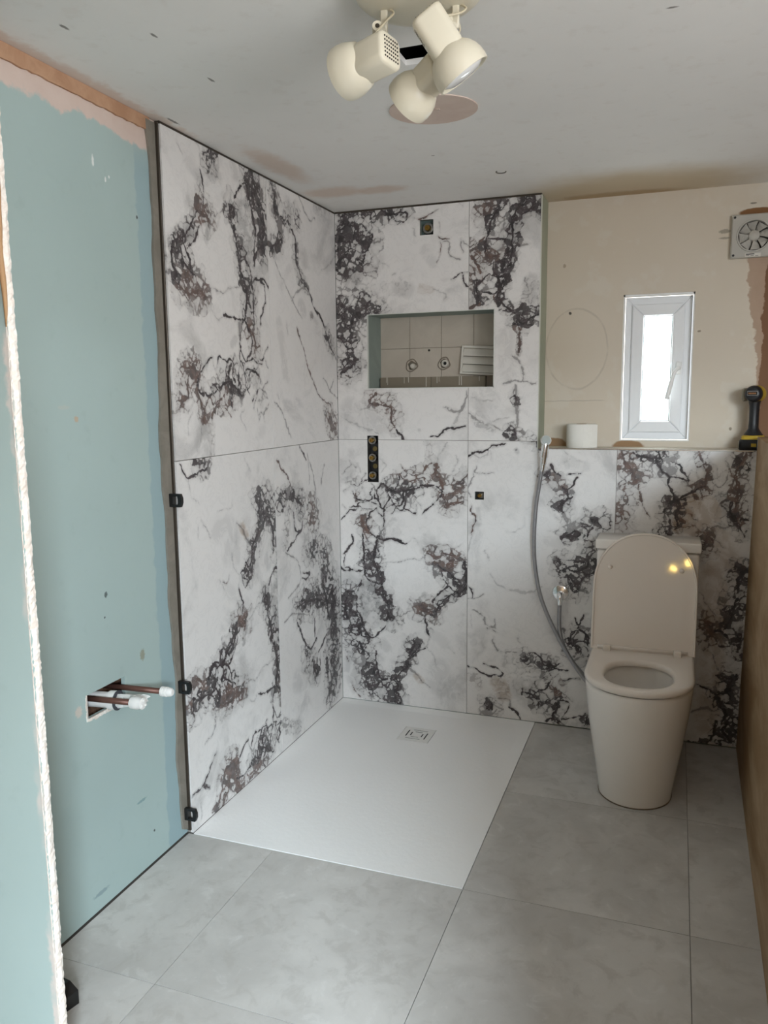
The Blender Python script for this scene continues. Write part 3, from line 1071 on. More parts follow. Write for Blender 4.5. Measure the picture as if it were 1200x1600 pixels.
M_TRIM = simple('brushed trim', '#c9c9c7', .25, 1.)
M_EDGE = simple('dark bronze tile trim', '#4d463e', .4, .6)

# ------------------------------------------------------------------ floor
NIB_Y = -2.2; NIB_X = .357
XR = 1.655
def FZ(u, v, d): return (u, v, np.full(np.shape(u), -.006) - d)
floor = struct(board('floor', -1.25, 3.10, -4.75, .30, [(.0, .8855, -1.2305, -.001)], FZ, .1, M_GROUT), 'grey porcelain tiled floor around the shower tray', 'floor')
X0, Y0 = .886, -1.231
xs = [-1.514, -.914, -.314, .286, .886, 1.486, 2.086, 2.686, 3.286]
ys = [0.] + [Y0 + .6 - .6 * k for k in range(0, 7)]
bm = bmesh.new(); box(bm, (-.02, -1.25, -.14), (.90, .02, -.03)); bm_obj('tray_bed', bm, M_SCREED, floor)
tile_cache = {}
for i in range(len(xs) - 1):
    for j in range(len(ys) - 1):
        xa, xb = xs[i], xs[i + 1]; ya, yb = ys[j + 1], ys[j]
        if yb > Y0 + .01 and xa < X0 - .01:
            continue                                   # the tray lies here
        left = -.0165 if (ya + yb) / 2 > NIB_Y else -1.20
        xa = max(xa, left); xb = min(xb, XR + .05 if j < 4 else 2.99); ya = max(ya, -4.58)
        if j == 0: yb = -.002
        if xb - xa < .02 or yb - ya < .02:
            continue
        g = .0009
        w, d = round(xb - xa - 2 * g, 4), round(yb - ya - 2 * g, 4)
        if (w, d) not in tile_cache:
            b2 = bmesh.new(); box(b2, (0, 0, -.009), (w, d, 0.))
            bmesh.ops.recalc_face_normals(b2, faces=b2.faces)
            me = bpy.data.meshes.new('floor_tile'); b2.to_mesh(me); b2.free()
            tile_cache[(w, d)] = me
        new_obj('floor_tile', tile_cache[(w, d)], M_FLOOR, floor, (xa + g, ya + g, 0.))
# dark joint along the plasterboard
bm = bmesh.new(); box(bm, (-.034, -2.18, -.02), (-.0168, -1.232, -.001))
bm_obj('perimeter_joint', bm, M_SCREED, floor)

# ------------------------------------------------------------------ left wall: plasterboard with pipe opening, tiles
def LX(d0):
    return lambda u, v, d: (np.full(np.shape(u), d0) - d, -u, v)
HOLE_L = (1.494, 1.650, .547, .613)
wall_left = struct(board('wall_left', -.17, 2.19, .005, H, [HOLE_L], LX(-.020), .0125, M_BOARD_L), 'blue-green plasterboard wall left of the marble shower tiles')
bm = bmesh.new(); box(bm, (-.30, -2.19, -.1), (-.14, .30, H + .1)); bm_obj('masonry', bm, M_DARK, wall_left)
bm = bmesh.new()
M_BRICK = mat_plaster('rubble brickwork', '#4d3428', '#8f6f5a', 40.)
box(bm, (-.14, -1.72, .48), (-.085, -1.42, .68)); bm_obj('brick_backing', bm, M_BRICK, wall_left)
# crumbled edge of the opening
bm = bmesh.new()
random.seed(3)
for k in range(26):
    y = -1.65 + .155 * k / 25
    box(bm, (-.022, y - .004, .546 - .002 - random.random() * .006), (-.0185 + random.random() * .003, y + .004, .549))
for k in range(10):
    z = .55 + .06 * k / 9
    box(bm, (-.022, -1.650 - .001 - random.random() * .004, z - .004), (-.0185, -1.648, z + .004))
bm_obj('crumbled_edge', bm, M_CUT, wall_left)
# bare strip below the ceiling
bm = bmesh.new()
pts = []
n = 60
for k in range(n + 1):
    pts.append((-2.19 + (2.19 - 1.262) * k / n, 2.120 + random.uniform(-.002, .002)))
pts += [(-1.262, H - .0005), (-2.19, H - .0005)]
prism(bm, pts, 0, -.019, -.013)
bm_obj('bare_plaster_strip', bm, M_BARE, wall_left)
# tanking compound beside the tile edge
bm = bmesh.new()
pts = [(-1.2335, .014), (-1.2335, 2.148)]
n = 90
ph = [random.uniform(0, 6) for _ in range(5)]
for k in range(n + 1):
    z = 2.148 - (2.148 - .03) * k / n
    w = .042 + .006 * math.sin(z * 5 + ph[0]) + .004 * math.sin(z * 13 + ph[1]) + .0022 * math.sin(z * 37 + ph[2]) + random.uniform(-.0012, .0012)
    if z < .25: w *= .75 + z
    pts.append((-1.231 - w, z))
prism(bm, pts, 0, -.0195, -.0125)
bm_obj('tanking_strip', bm, M_ADH, wall_left)
bm = bmesh.new(); box(bm, (-.0195, -1.2385, .014), (-.0035, -1.2325, 2.149), .001, 1); bm_obj('edge_trim', bm, M_EDGE, wall_left)
bm = bmesh.new(); box(bm, (-.0195, -1.2315, .004), (-.0105, -.002, 2.150)); bm_obj('tile_bedding', bm, M_GROUT, wall_left)
bm = bmesh.new(); box(bm, (-.0185, -1.2315, 2.1475), (-.002, .0, 2.1545)); bm_obj('ceiling_joint', bm, M_EDGE, wall_left)
FA = prep_strokes(VEINS['A'])
FLU = prep_strokes(VEINS['A'], lambda P: np.stack([P[:, 0] + 620, 2396 - P[:, 1]], -1))
FLL = prep_strokes(VEINS['A'], lambda P: np.stack([P[:, 0] * 1.03 + 466, 1052 - P[:, 1]], -1))
FLL = [s for s in FLL if s[4][:, 0].mean() < 1060] + prep_strokes(VEINS['L'])
FX = {k: prep_strokes(VEINS[k]) for k in 'BCDEGF'}
ZS = 1.1936; ZL = 1.166; XE = .8747; XA = .587; XB = 1.187; YS = .609; YL = 1.231
marble_tile(YS, YL, .002, ZS, [], LX(0.), FLL, wall_left, 1)
marble_tile(YS, YL, ZS, 2.148, [], LX(0.), FLU, wall_left, 2)
marble_tile(.001, YS, .002, ZS, [], LX(0.), FX['F'], wall_left, 3)
marble_tile(.001, YS, ZS, 2.148, [], LX(0.), FX['G'], wall_left, 4)

# ------------------------------------------------------------------ back wall: boxed-out false wall with niche and ledge
def BY(d0):
    return lambda u, v, d: (u, np.full(np.shape(u), d0) + d, v)
NI = (.142, .6945, 1.4117, 1.7247)
VALVE = (.137, .188, 1.008, 1.211)
ARM = (.380, .437, 2.032, 2.092)
OUT = (.617, .656, .947, .981)
ROOMR = 1.742
us = snap_lines(-.0195, ROOMR, 9., [NI[0], NI[1], VALVE[0], VALVE[1], ARM[0], ARM[1], OUT[0], OUT[1], XE - .012])
vs = snap_lines(-.005, H, 9., [NI[2], NI[3], VALVE[2], VALVE[3], ARM[2], ARM[3], OUT[2], OUT[3], ZL - .004])
def keep_back(u, v):
    k = ~((u > XE - .012) & (v > ZL - .004))
    for h in (NI, VALVE, ARM, OUT):
        k &= ~inside(u, v, h)
    return k
wall_back = struct(plate('wall_back', us, vs, keep_back, BY(.012), .0125, M_GREEN)[0], 'boxed-out shower wall clad in veined marble tiles with a niche and low ledge')
TS = []
TS.append(marble_tile(.0, XA, .002, ZS, [VALVE], BY(0.), FA, wall_back, 5))
TS.append(marble_tile(XA, XB, .002, ZS, [OUT, (XE, 9, ZL, 9)], BY(0.), FX['B'], wall_back, 6))
TS.append(marble_tile(XB, 1.690, .002, ZL, [], BY(0.), FX['C'], wall_back, 7))
TS.append(marble_tile(.0, XA, ZS, 2.148, [NI, ARM, VALVE], BY(0.), FX['D'], wall_back, 8))
TS.append(marble_tile(XA, XE, ZS, 2.148, [NI], BY(0.), FX['E'], wall_back, 9))
# grout behind the joints
us2 = snap_lines(.0, 1.69, 9., [NI[0], NI[1], VALVE[0], VALVE[1], ARM[0], ARM[1], OUT[0], OUT[1], XE - .002])
vs2 = snap_lines(.003, 2.147, 9., [NI[2], NI[3], VALVE[2], VALVE[3], ARM[2], ARM[3], OUT[2], OUT[3], ZL - .002])
def keep_gr(u, v):
    k = ~((u > XE - .002) & (v > ZL - .002))
    for h in (NI, VALVE, ARM, OUT):
        k &= ~inside(u, v, h)
    return k
plate('tile_bedding', us2, vs2, keep_gr, BY(.0022), .009, M_GROUT, wall_back)
bm = bmesh.new(); box(bm, (.0, .002, 2.1475), (XE, .018, 2.1545)); bm_obj('ceiling_joint', bm, M_EDGE, wall_back)
# green board on the return beside the window recess, with a pale corner bead
bm = bmesh.new(); box(bm, (XE - .0115, .0125, ZL - .003), (XE, .169, H - .0005)); bm_obj('return_board', bm, M_RETURN, wall_back)
M_BEAD = simple('pale corner bead', '#cfd0c6', .5)
bm = bmesh.new(); box(bm, (XE - .001, -.0015, ZL - .004), (XE + .0025, .012, 2.1485), .0008, 1); bm_obj('corner_bead', bm, M_BEAD, wall_back)
# niche lining boards and bead
a, b, c, d = NI
for nm, lo, hi in (('niche_side', (a - .012, .0125, c), (a + .002, .168, d)), ('niche_side', (b - .002, .0125, c), (b + .010, .168, d)),
                   ('niche_top', (a, .0125, d - .002), (b, .168, d + .010)), ('niche_bottom', (a, .0125, c - .010), (b, .10, c + .001))):
    bm = bmesh.new(); box(bm, lo, hi); bm_obj(nm, bm, M_GREEN, wall_back)
M_NBEAD = simple('niche bead', '#d3d5cf', .4)
for lo, hi in (((a, -.0015, c), (a + .0022, .012, d)), ((b - .0035, -.0015, c), (b, .012, d)), ((a, -.0015, d - .0022), (b, .012, d)), ((a, -.0015, c), (b, .012, c + .003))):
    bm = bmesh.new(); box(bm, lo, hi); bm_obj('niche_bead', bm, M_NBEAD, wall_back)
# ledge top board and its bright metal edge
bm = bmesh.new(); box(bm, (XE + .0005, .012, ZL - .013), (ROOMR, .169, ZL - .001)); bm_obj('ledge_board', bm, simple('ledge board', '#cfc7b8', .6), wall_back)
bm = bmesh.new(); box(bm, (XE + .003, -.0025, ZL - .004), (1.675, .014, ZL + .0012), .0008, 1)
trim = struct(bm_obj('trim_1', bm, M_TRIM), 'bright metal trim along the front edge of the tiled ledge', 'trim')

# ------------------------------------------------------------------ far wall with the small window, old tiles in the niche
WIN = (1.182, 1.450, 1.190, 1.772)
wall_far = struct(board('wall_far', -.14, 3.10, -.1, H + .05, [WIN], BY(.170), .16, M_FAR), 'stripped cream painted wall above the ledge beside the small window')
M_OLD = mat_plaster('old beige wall tile', '#b9b0a3', '#c5bcaf', 6., None, .45)
M_OLDG = simple('old grout', '#857b6e', .9)
bm = bmesh.new(); box(bm, (.10, .1665, 1.30), (.75, .1698, 1.76)); bm_obj('old_grout', bm, M_OLDG, wall_far)
px_ = [.136, .280, .4245, .569, .713]; pz_ = [1.395, 1.5875, 1.78]
for i in range(4):
    for j in range(2):
        bm = bmesh.new(); box(bm, (px_[i] + .0008, .1635, pz_[j] + .0008), (px_[i + 1] - .0008, .1672, min(pz_[j + 1] - .0008, 1.757)), .0008, 1)
        bm_obj('old_tile', bm, M_OLD, wall_far)

# window
M_UPVC = simple('white window plastic', '#eef0f2', .35, 0., .02)
M_UPVC2 = simple('white reveal paint', '#f0f0ee', .6, 0., .03)
win = bpy.data.objects.new('window_1', None); COL.objects.link(win); win.location = (1.316, .20, 1.19)
struct(win, 'small white plastic casement window above the ledge', 'window')
def wpart(name, lo, hi, mat, bev=.003, parent=win):
    bm = bmesh.new(); box(bm, lo, hi, bev)
    off = Vector((1.316, .20, 1.19)) if parent is win else Vector((0, 0, 0))
    bmesh.ops.translate(bm, verts=bm.verts, vec=-off)
    return bm_obj(name, bm, mat, parent)
x0, x1, z0, z1 = WIN
def mitred(name, x0, x1, z0, z1, w, y0, y1, mat, bev):
    """four mitred bars of a rectangular frame"""
    o = (x0, z0, x1, z1)
    for k, (p, q, pi, qi) in enumerate((((x0, z0), (x1, z0), (x0 + w, z0 + w), (x1 - w, z0 + w)), ((x1, z0), (x1, z1), (x1 - w, z0 + w), (x1 - w, z1 - w)),
                                        ((x1, z1), (x0, z1), (x1 - w, z1 - w), (x0 + w, z1 - w)), ((x0, z1), (x0, z0), (x0 + w, z1 - w), (x0 + w, z0 + w)))):
        bm = bmesh.new()
        prism(bm, [p, q, qi, pi], 1, y0, y1)
        c_ = Vector(((p[0] + q[0] + pi[0] + qi[0]) / 4, 0, (p[1] + q[1] + pi[1] + qi[1]) / 4))
        for v in bm.verts:                       # hair-line mitre gap, chamfered inner lip
            pass
        if bev:
            es = [e for e in bm.edges if abs(e.verts[0].co.y - y0) < 1e-6 and abs(e.verts[1].co.y - y0) < 1e-6]
            bmesh.ops.bevel(bm, geom=es, offset=bev, segments=2, profile=.5, affect='EDGES')
        bmesh.ops.translate(bm, verts=bm.verts, vec=Vector((-1.316, -.20, -1.19)))
        bm_obj(name, bm, mat, win)
for lo, hi in (((x0 + .0002, .172, z0 + .004), (x0 + .006, .199, z1 - .0002)), ((x1 - .006, .172, z0 + .004), (x1 - .0002, .199, z1 - .0002)), ((x0 + .0002, .172, z1 - .008), (x1 - .0002, .199, z1 - .0002)), ((x0 + .0002, .172, z0 + .0002), (x1 - .0002, .199, z0 + .004))):
    wpart('reveal', lo, hi, M_UPVC2, 0.)
mitred('frame_bar', x0 + .007, x1 - .007, z0 + .005, z1 - .009, .033, .198, .262, M_UPVC, .003)
mitred('sash_bar', x0 + .034, x1 - .034, z0 + .034, z1 - .038, .045, .186, .245, M_UPVC, .005)
mg = Mat('clear glass', .05)
tr = mg.n('ShaderNodeBsdfTransparent'); gl = mg.n('ShaderNodeBsdfGlossy'); gl.inputs['Roughness'].default_value = .08
tr.inputs[0].default_value = (.94, .97, .96, 1)
mxs = mg.n('ShaderNodeMixShader'); mxs.inputs[0].default_value = .06
mg.t.links.new(tr.outputs[0], mxs.inputs[1]); mg.t.links.new(gl.outputs[0], mxs.inputs[2])
mg.t.links.new(mxs.outputs[0], mg.t.nodes['Material Output'].inputs['Surface'])
wpart('glass_pane', (x0 + .076, .214, z0 + .076), (x1 - .076, .222, z1 - .080), mg.m, 0.)
gk = simple('black window gasket', '#2b2b2d', .7)
for lo, hi in (((x0 + .0785, .2, z0 + .078), (x0 + .0805, .216, z1 - .082)), ((x1 - .0815, .2, z0 + .078), (x1 - .0785, .216, z1 - .082)), ((x0 + .078, .2, z0 + .078), (x1 - .078, .216, z0 + .0805)), ((x0 + .078, .2, z1 - .0845), (x1 - .078, .216, z1 - .082))):
    wpart('gasket', lo, hi, gk, 0.)
# handle: base, neck, lever
bm = bmesh.new(); box(bm, (1.392, .170, 1.455), (1.410, .187, 1.505), .003)
bmesh.ops.translate(bm, verts=bm.verts, vec=Vector((-1.316, -.20, -1.19)))
hd = bm_obj('handle', bm, M_UPVC2, win)
bm = bmesh.new(); tube(bm, catmull([(1.402, .176, 1.478), (1.400, .152, 1.478), (1.385, .148, 1.462), (1.374, .148, 1.42), (1.360, .150, 1.358)], 6), [.007] * 6 + [.007] * 6 + [.0075] * 6 + [.0085] * 6 + [.0085], 10)
bmesh.ops.translate(bm, verts=bm.verts, vec=Vector((-1.316, -.20, -1.19)))
bm_obj('lever', bm, M_UPVC2, hd, smooth=True)

# ------------------------------------------------------------------ ceiling
def CZ(u, v, d):
    return (u, v, np.full(np.shape(u), H) + d)
CH = (.765, .862, -1.43, -1.335)
ceiling = struct(board('ceiling', -1.25, 3.10, -4.75, .30, [CH], CZ, .0125, M_CEIL), 'scuffed off-white ceiling with filler patches', 'ceiling')
bm = bmesh.new(); box(bm, (-1.25, -4.75, H + .05), (3.10, .30, H + .16)); bm_obj('roof_void', bm, M_DARK, ceiling)  # void painted near-black so the ceiling hole looks deep and unlit
# pinkish round cover plate of dried filler
bm = bmesh.new()
pts = [(.742 + .122 * math.cos(t), -1.030 + .112 * math.sin(t)) for t in [2 * PI * k / 64 for k in range(64)]]
prism(bm, pts, 2, H - .003, H + .001)
bm_obj('filler_patch', bm, mat_plaster('pinkish filler', '#d2bdb0', '#dac8bc', 9.), ceiling)
bm = bmesh.new()
for k in range(5):
    box(bm, (.722 + .008 * k, -1.045 + .004 * math.sin(k * 2.1), H - .007 + .001 * (k % 2)), (.731 + .008 * k, -1.038 + .004 * math.sin(k * 2.1), H - .0025), .001, 1)
bm_obj('filler_lump', bm, simple('dried filler lump', '#b6a497', .9), ceiling)
bm = bmesh.new(); box(bm, (.716, -1.052, H - .0075), (.724, -1.040, H - .0025)); bm_obj('rawl_plug', bm, M_DARK, ceiling)
# ring-like scar of a removed light fitting
bm = bmesh.new()
tube(bm, [(.788 + .017 * math.cos(t), -.351 + .017 * math.sin(t), H - .001) for t in [2 * PI * k / 24 * .62 for k in range(25)]], .0022, 6)
bm_obj('paint_scar', bm, simple('scar grey', '#6f6a62', .9), ceiling)  # open ring in one grey tone

PEND = -2.95
# ------------------------------------------------------------------ right side: low plastered wall, tall wall behind it
bm = bmesh.new()
pts = []
box(bm, (XR, PEND, .0004), (XR + .085, -.001, 1.218))
for v in bm.verts:            # the partition runs slightly out of square
    v.co.x += (.016 + .012 * v.co.z) if v.co.y > -1 else -.030
low = struct(bm_obj('wall_right_lower', bm, M_PANEL), 'brown skimmed half-height partition right of the toilet')
bm = bmesh.new(); box(bm, (XR + .03, -.010, .0), (XR + .040, -.0015, 1.214)); bm_obj('board_end', bm, simple('pale board end', '#a9b4b8', .8), low)
RW = (-4.40, -2.50, .95, 2.06)
def WX(u, v, d): return (np.full(np.shape(u), 3.0) + d, u, v)
wall_right = struct(board('wall_right', -4.75, .169, -.1, H + .01, [RW], WX, .10, WHITE_PLASTER), 'far right wall with a wide window beyond the half-height partition')
w2 = bpy.data.objects.new('window_2', None); COL.objects.link(w2); w2.location = (3.05, -3.45, .95)
struct(w2, 'wide white window in the far right wall', 'window')
for ya, yb in ((-3.55, -2.60), (-2.60, -1.65)):
    for lo, hi in (((0, ya, 0), (.04, ya + .04, 1.11)), ((0, yb - .04, 0), (.04, yb, 1.11)), ((0, ya + .04, 0), (.04, yb - .04, .04)), ((0, ya + .04, 1.07), (.04, yb - .04, 1.11))):
        bm = bmesh.new(); box(bm, (lo[0], lo[1] + 2.60, lo[2]), (hi[0], hi[1] + 2.60, hi[2]), .003)
        bm_obj('frame_bar', bm, M_UPVC, w2)

# ------------------------------------------------------------------ nib of plasterboard nearest the camera
def NY(u, v, d):
    return (u, np.full(np.shape(u), NIB_Y) + d, v)
nib = struct(board('wall_nib', -1.2, NIB_X - .002, .0, H, [], NY, .015, M_BOARD_N), 'blue plasterboard with a crumbled white cut edge at the left front')
bm = bmesh.new()
random.seed(11)
N = 420
rings = []
for k in range(N + 1):
    z = .0 + H * k / N
    def w(s, a=.0013): return a * (.5 * math.sin(z * 31 + s * 3) * math.sin(z * 57 + 2 * s) + random.uniform(-1, 1))
    rings.append([(NIB_X - .006, NIB_Y - .0003, z), (NIB_X - .0035 + w(1), NIB_Y - .0006 + w(2, .0006), z), (NIB_X + w(3), NIB_Y + .004 + w(4), z), (NIB_X + .0012 + w(5), NIB_Y + .009, z), (NIB_X + w(6), NIB_Y + .0155, z), (NIB_X - .006, NIB_Y + .0155, z)])
loft(bm, rings)
bm_obj('cut_edge', bm, M_CUT, nib)
bm = bmesh.new()
tube(bm, [(NIB_X - .004 + .002 * math.sin(k), NIB_Y - .001, 1.50 + .32 * k / 12) for k in range(13)], [.001, .003, .004, .005, .005, .0055, .006, .005, .006, .0065, .005, .006, .006], 8)
bm_obj('adhesive_streak', bm, simple('dried brown adhesive', '#a9855f', .7), nib, smooth=True)
bm = bmesh.new(); box(bm, (-1.2, NIB_Y + .016, .0), (.24, NIB_Y + .10, H)); bm_obj('stud', bm, M_TIMBER, nib)

# ------------------------------------------------------------------ the rest of the room behind the camera
bm = bmesh.new(); box(bm, (-1.32, -4.75, -.1), (-1.20, NIB_Y + .10, H + .01))
struct(bm_obj('wall_left_rear', bm, WHITE_PLASTER), 'buff plastered wall left of the camera position')
def RY(u, v, d): return (u, np.full(np.shape(u), -4.60) - d, v)
wall_rear = struct(board('wall_rear', -1.25, 3.10, -.1, H + .01, [(2.14, 2.96, .74, 1.93)], RY, .10, WHITE_PLASTER), 'buff plastered wall behind the camera')
w3 = bpy.data.objects.new('window_3', None); COL.objects.link(w3); w3.location = (2.55, -4.66, .735)
struct(w3, 'tall white window in the wall behind the camera', 'window')
for lo, hi in (((-.41, 0, 0), (-.37, .04, 1.20)), ((.37, 0, 0), (.41, .04, 1.20)), ((-.37, 0, 0), (.37, .04, .04)), ((-.37, 0, 1.16), (.37, .04, 1.20))):
    bm = bmesh.new(); box(bm, lo, hi, .003); bm_obj('frame_bar', bm, M_UPVC, w3)
# ================================================================== objects
M_CER = simple('glazed sanitary ceramic', '#ece6de', .10, 0., .01, 5., .5)
M_SEAT = simple('white toilet seat plastic', '#ece3d9', .05, 0., .01, 5., .5)
M_CHROME = simple('chrome', '#ececec', .2, 1., .02)
M_BRASS = simple('brass', '#9c7f45', .3, 1., .1)
M_STEEL = simple('dull steel', '#8f8f8c', .3, 1., .08)
M_BLACK = simple('black plastic', '#141414', .4)
M_WPLAST = simple('white push-fit plastic', '#e8e6e2', .4)

# ------------------------------------------------------------------ shower tray
tray = thing('shower_tray', (.443, -.6155, 0.), 'large white slate-effect shower tray in the tiled corner', 'shower tray')
mt = Mat('white stone resin', .55, 0., .4)
v_ = mt.noise(55., 6., .62); w_ = mt.noise(3., 3.)
mt.color(mt.mix(w_, lin('#f2f1ee'), lin('#f7f6f4')))
mt.bump(v_, .28, .003)
bm = bmesh.new()
W_, D_ = .442, .614
DR = (.441 - .443, -.262 + .6155)            # drain centre, local
hs = .067
us = np.array(sorted([-W_, W_] + list(np.linspace(-W_ + .02, W_ - .02, 33)) + [DR[0] - hs, DR[0] + hs]))
vs = np.array(sorted([-D_, D_] + list(np.linspace(-D_ + .02, D_ - .02, 45)) + [DR[1] - hs, DR[1] + hs]))
def TZ(u, v, d):
    r = np.hypot(u - DR[0], v - DR[1])
    return (u, v, .0015 - .010 * np.exp(-(r / .42) ** 2) * np.clip((W_ - np.abs(u)) / .05, 0, 1) * np.clip((D_ - np.abs(v)) / .05, 0, 1) - d)
tb = plate('tray_slab', us, vs, lambda u, v: ~inside(u, v, (DR[0] - hs, DR[0] + hs, DR[1] - hs, DR[1] + hs)), TZ, .025, mt.m, tray)[0]
# grate: square lid with eight slots
zt = -.0078
bm = bmesh.new(); box(bm, (DR[0] - hs, DR[1] - hs, -.034), (DR[0] + hs, DR[1] + hs, -.0225)); bm_obj('drain_well', bm, M_BLACK, tray)
slots = []
for r, L, w in ((.041, .062, .0056), (.024, .032, .0056)):
    sh = .006 if r > .03 else .003
    slots += [(-r - w / 2, -r + w / 2, -L / 2 + sh, L / 2 + sh), (r - w / 2, r + w / 2, -L / 2 - sh, L / 2 - sh),
              (-L / 2 - sh, L / 2 - sh, -r - w / 2, -r + w / 2), (-L / 2 + sh, L / 2 + sh, r - w / 2, r + w / 2)]
slots = [(a + DR[0], b + DR[0], c + DR[1], d + DR[1]) for a, b, c, d in slots]
def GZ(u, v, d): return (u, v, np.full(np.shape(u), zt) - d)
g = .0018
board('drain_grate', DR[0] - hs + g, DR[0] + hs - g, DR[1] - hs + g, DR[1] + hs - g, slots, GZ, .0012, simple('satin drain lid', '#e6e4df', .4, .0), tray)

# ------------------------------------------------------------------ toilet
TX = 1.313
toilet = thing('toilet', (TX, -.33, 0.), 'white close-coupled toilet with its lid raised against the ledge wall', 'toilet')
def toff(p): return (p[0] - TX, p[1] + .33, p[2])
def dring(hw, front, back, z, n=40, e=2.0, sq=.16):
    """D-shaped outline: straight back, elliptical nose; hw half width"""
    P = []
    nose = hw * 1.08
    yc = front + nose
    for k in range(n + 1):
        t = PI * k / n
        c, s = math.cos(t), math.sin(t)
        P.append((TX - hw * math.copysign(abs(c) ** (2 / e), c), yc - nose * s ** (2 / e), z))
    m = 8
    for k in range(1, m):
        P.append((TX + hw, yc + (back - yc) * k / m, z))
    for k in range(m + 1):
        P.append((TX + hw - 2 * hw * k / m, back, z))
    for k in range(1, m):
        P.append((TX - hw, back + (yc - back) * k / m, z))
    return [toff(p) for p in P]
# pan: outer skin, rim and bowl in one lofted surface
prof = [(.000, .116, -.606), (.004, .122, -.617), (.03, .125, -.620), (.10, .136, -.630), (.18, .150, -.641), (.26, .163, -.651), (.33, .172, -.658), (.385, .178, -.663), (.397, .178, -.663), (.403, .174, -.659)]
rings = [dring(hw, f, -.004 if hw < .3 else -.004, z) for z, hw, f in prof]
def ering(rx, ry, cy, z, n):
    """ellipse ring with the same vertex count / start as dring"""
    P = []
    for q in rings[0]:
        pass
    return P
def bowl(sc, z, cy=-.475):
    base = rings[-1]
    out = []
    for p in base:
        a = math.atan2(p[1] - (cy + .33), p[0])
        out.append((sc[0] * math.cos(a), cy + .33 + sc[1] * math.sin(a), z))
    return out
rings += [bowl((.125, .155), .403), bowl((.122, .152), .395), bowl((.120, .150), .36), bowl((.105, .130), .28), bowl((.075, .085), .20), bowl((.05, .055), .165)]
bm = bmesh.new(); loft(bm, rings)
bm_obj('pan', bm, M_CER, toilet, auto=50)
bm = bmesh.new(); lathe(bm, [(0, .0), (0, .082), (.001, .082), (.001, 0)], toff((TX, -.475, .222)), (0, 0, 1), 32, False)
bm_obj('water', bm, simple('still water', '#6f736f', .03, 0., .01), toilet)
# seat: flat D ring with an oval opening
def seat_ring(hw, front, back, z, n=40): return dring(hw, front, back, z, n, 2.1)
so = [seat_ring(.175, -.660, -.150, .406), seat_ring(.181, -.668, -.145, .410), seat_ring(.182, -.669, -.145, .420), seat_ring(.179, -.665, -.148, .4255), seat_ring(.172, -.657, -.155, .428)]
def hole_ring(rx, ry, cy, z):
    out = []
    for p in so[0]:
        a = math.atan2((p[1] - (cy + .33)) , p[0])
        e = 2.35
        c, s = math.cos(a), math.sin(a)
        out.append((rx * math.copysign(abs(c) ** (2 / e), c), cy + .33 + ry * math.copysign(abs(s) ** (2 / e), s), z))
    return out
si = [hole_ring(.124, .148, -.478, .4275), hole_ring(.116, .141, -.478, .424), hole_ring(.112, .137, -.478, .414), hole_ring(.113, .138, -.478, .406)]
bm = bmesh.new(); loft(bm, so + si, False, False)
bm_obj('seat', bm, M_SEAT, toilet, auto=60)
# lid: raised, leaning back on the cistern
LA = math.radians(9.5)
piv = Vector((TX, -.232, .432))
def lidp(x, h, t):
    """x across, h up along the lid, t thickness towards the front"""
    return toff((TX + x, piv.y + h * math.sin(LA) - t * math.cos(LA), piv.z + h * math.cos(LA) + t * math.sin(LA)))
def lid_outline(hw, top, bot, t, n=40):
    P = []
    arch = hw * 1.12
    for k in range(n + 1):
        a = PI * k / n
        P.append(lidp(-hw * math.copysign(abs(math.cos(a)) ** (2 / 2.15), math.cos(a)), top - arch + arch * math.sin(a) ** (2 / 2.15), t))
    for k in range(1, 9):
        P.append(lidp(hw, top - arch + (bot - top + arch) * k / 9, t))
    for k in range(10):
        P.append(lidp(hw - 2 * hw * k / 9, bot, t))
    for k in range(1, 9):
        P.append(lidp(-hw, bot + (top - arch - bot) * k / 9, t))
    return P
HT = .437
rl = [lid_outline(.176, HT - .006, .002, -.012), lid_outline(.185, HT, -.004, -.008), lid_outline(.186, HT + .001, -.006, .006), lid_outline(.184, HT - .001, -.005, .0085), lid_outline(.179, HT - .006, .0, .0085), lid_outline(.1775, HT - .0075, .004, .003)]
bm = bmesh.new(); loft(bm, rl)
lid = bm_obj('lid', bm, M_SEAT, toilet, auto=45)
for sx in (-.126, .128):
    bm = bmesh.new()
    lathe(bm, [(0, .009), (.004, .008), (.007, .004), (.008, 0)], lidp(sx, .305, .0025), Vector(lidp(0, 0, 1)) - Vector(lidp(0, 0, 0)), 16, False)
    bm_obj('buffer', bm, M_SEAT, lid, smooth=True)
for sx in (-.125, .125):
    bm = bmesh.new(); box(bm, toff((TX + sx - .014, -.262, .424)), toff((TX + sx + .014, -.222, .446)), .004)
    bm_obj('hinge', bm, M_SEAT, toilet, auto=40)
bm = bmesh.new(); tube(bm, [toff((TX - .16, -.238, .437)), toff((TX + .16, -.238, .437))], .0065, 10); bm_obj('hinge_rod', bm, M_SEAT, toilet, smooth=True)
bm = bmesh.new(); box(bm, toff((1.134, -.160, .398)), toff((1.501, -.004, .793)), .014, 4); bm_obj('cistern', bm, M_CER, toilet, auto=40)
bm = bmesh.new(); box(bm, toff((1.129, -.166, .7965)), toff((1.506, -.003, .834)), .006, 3); bm_obj('cistern_lid', bm, M_CER, toilet, auto=40)
bm = bmesh.new(); lathe(bm, [(0, .024), (.004, .024), (.005, .020), (.003, .019), (.004, 0)], toff((TX, -.085, .834)), (0, 0, 1), 24, False); bm_obj('flush_button', bm, M_CHROME, toilet, smooth=True)
bm = bmesh.new(); loft(bm, [dring(.1225, -.618, -.004, -.0), dring(.124, -.620, -.004, .004)])
bm_obj('sealant_bead', bm, simple('brownish sealant', '#7a6a58', .6), toilet)

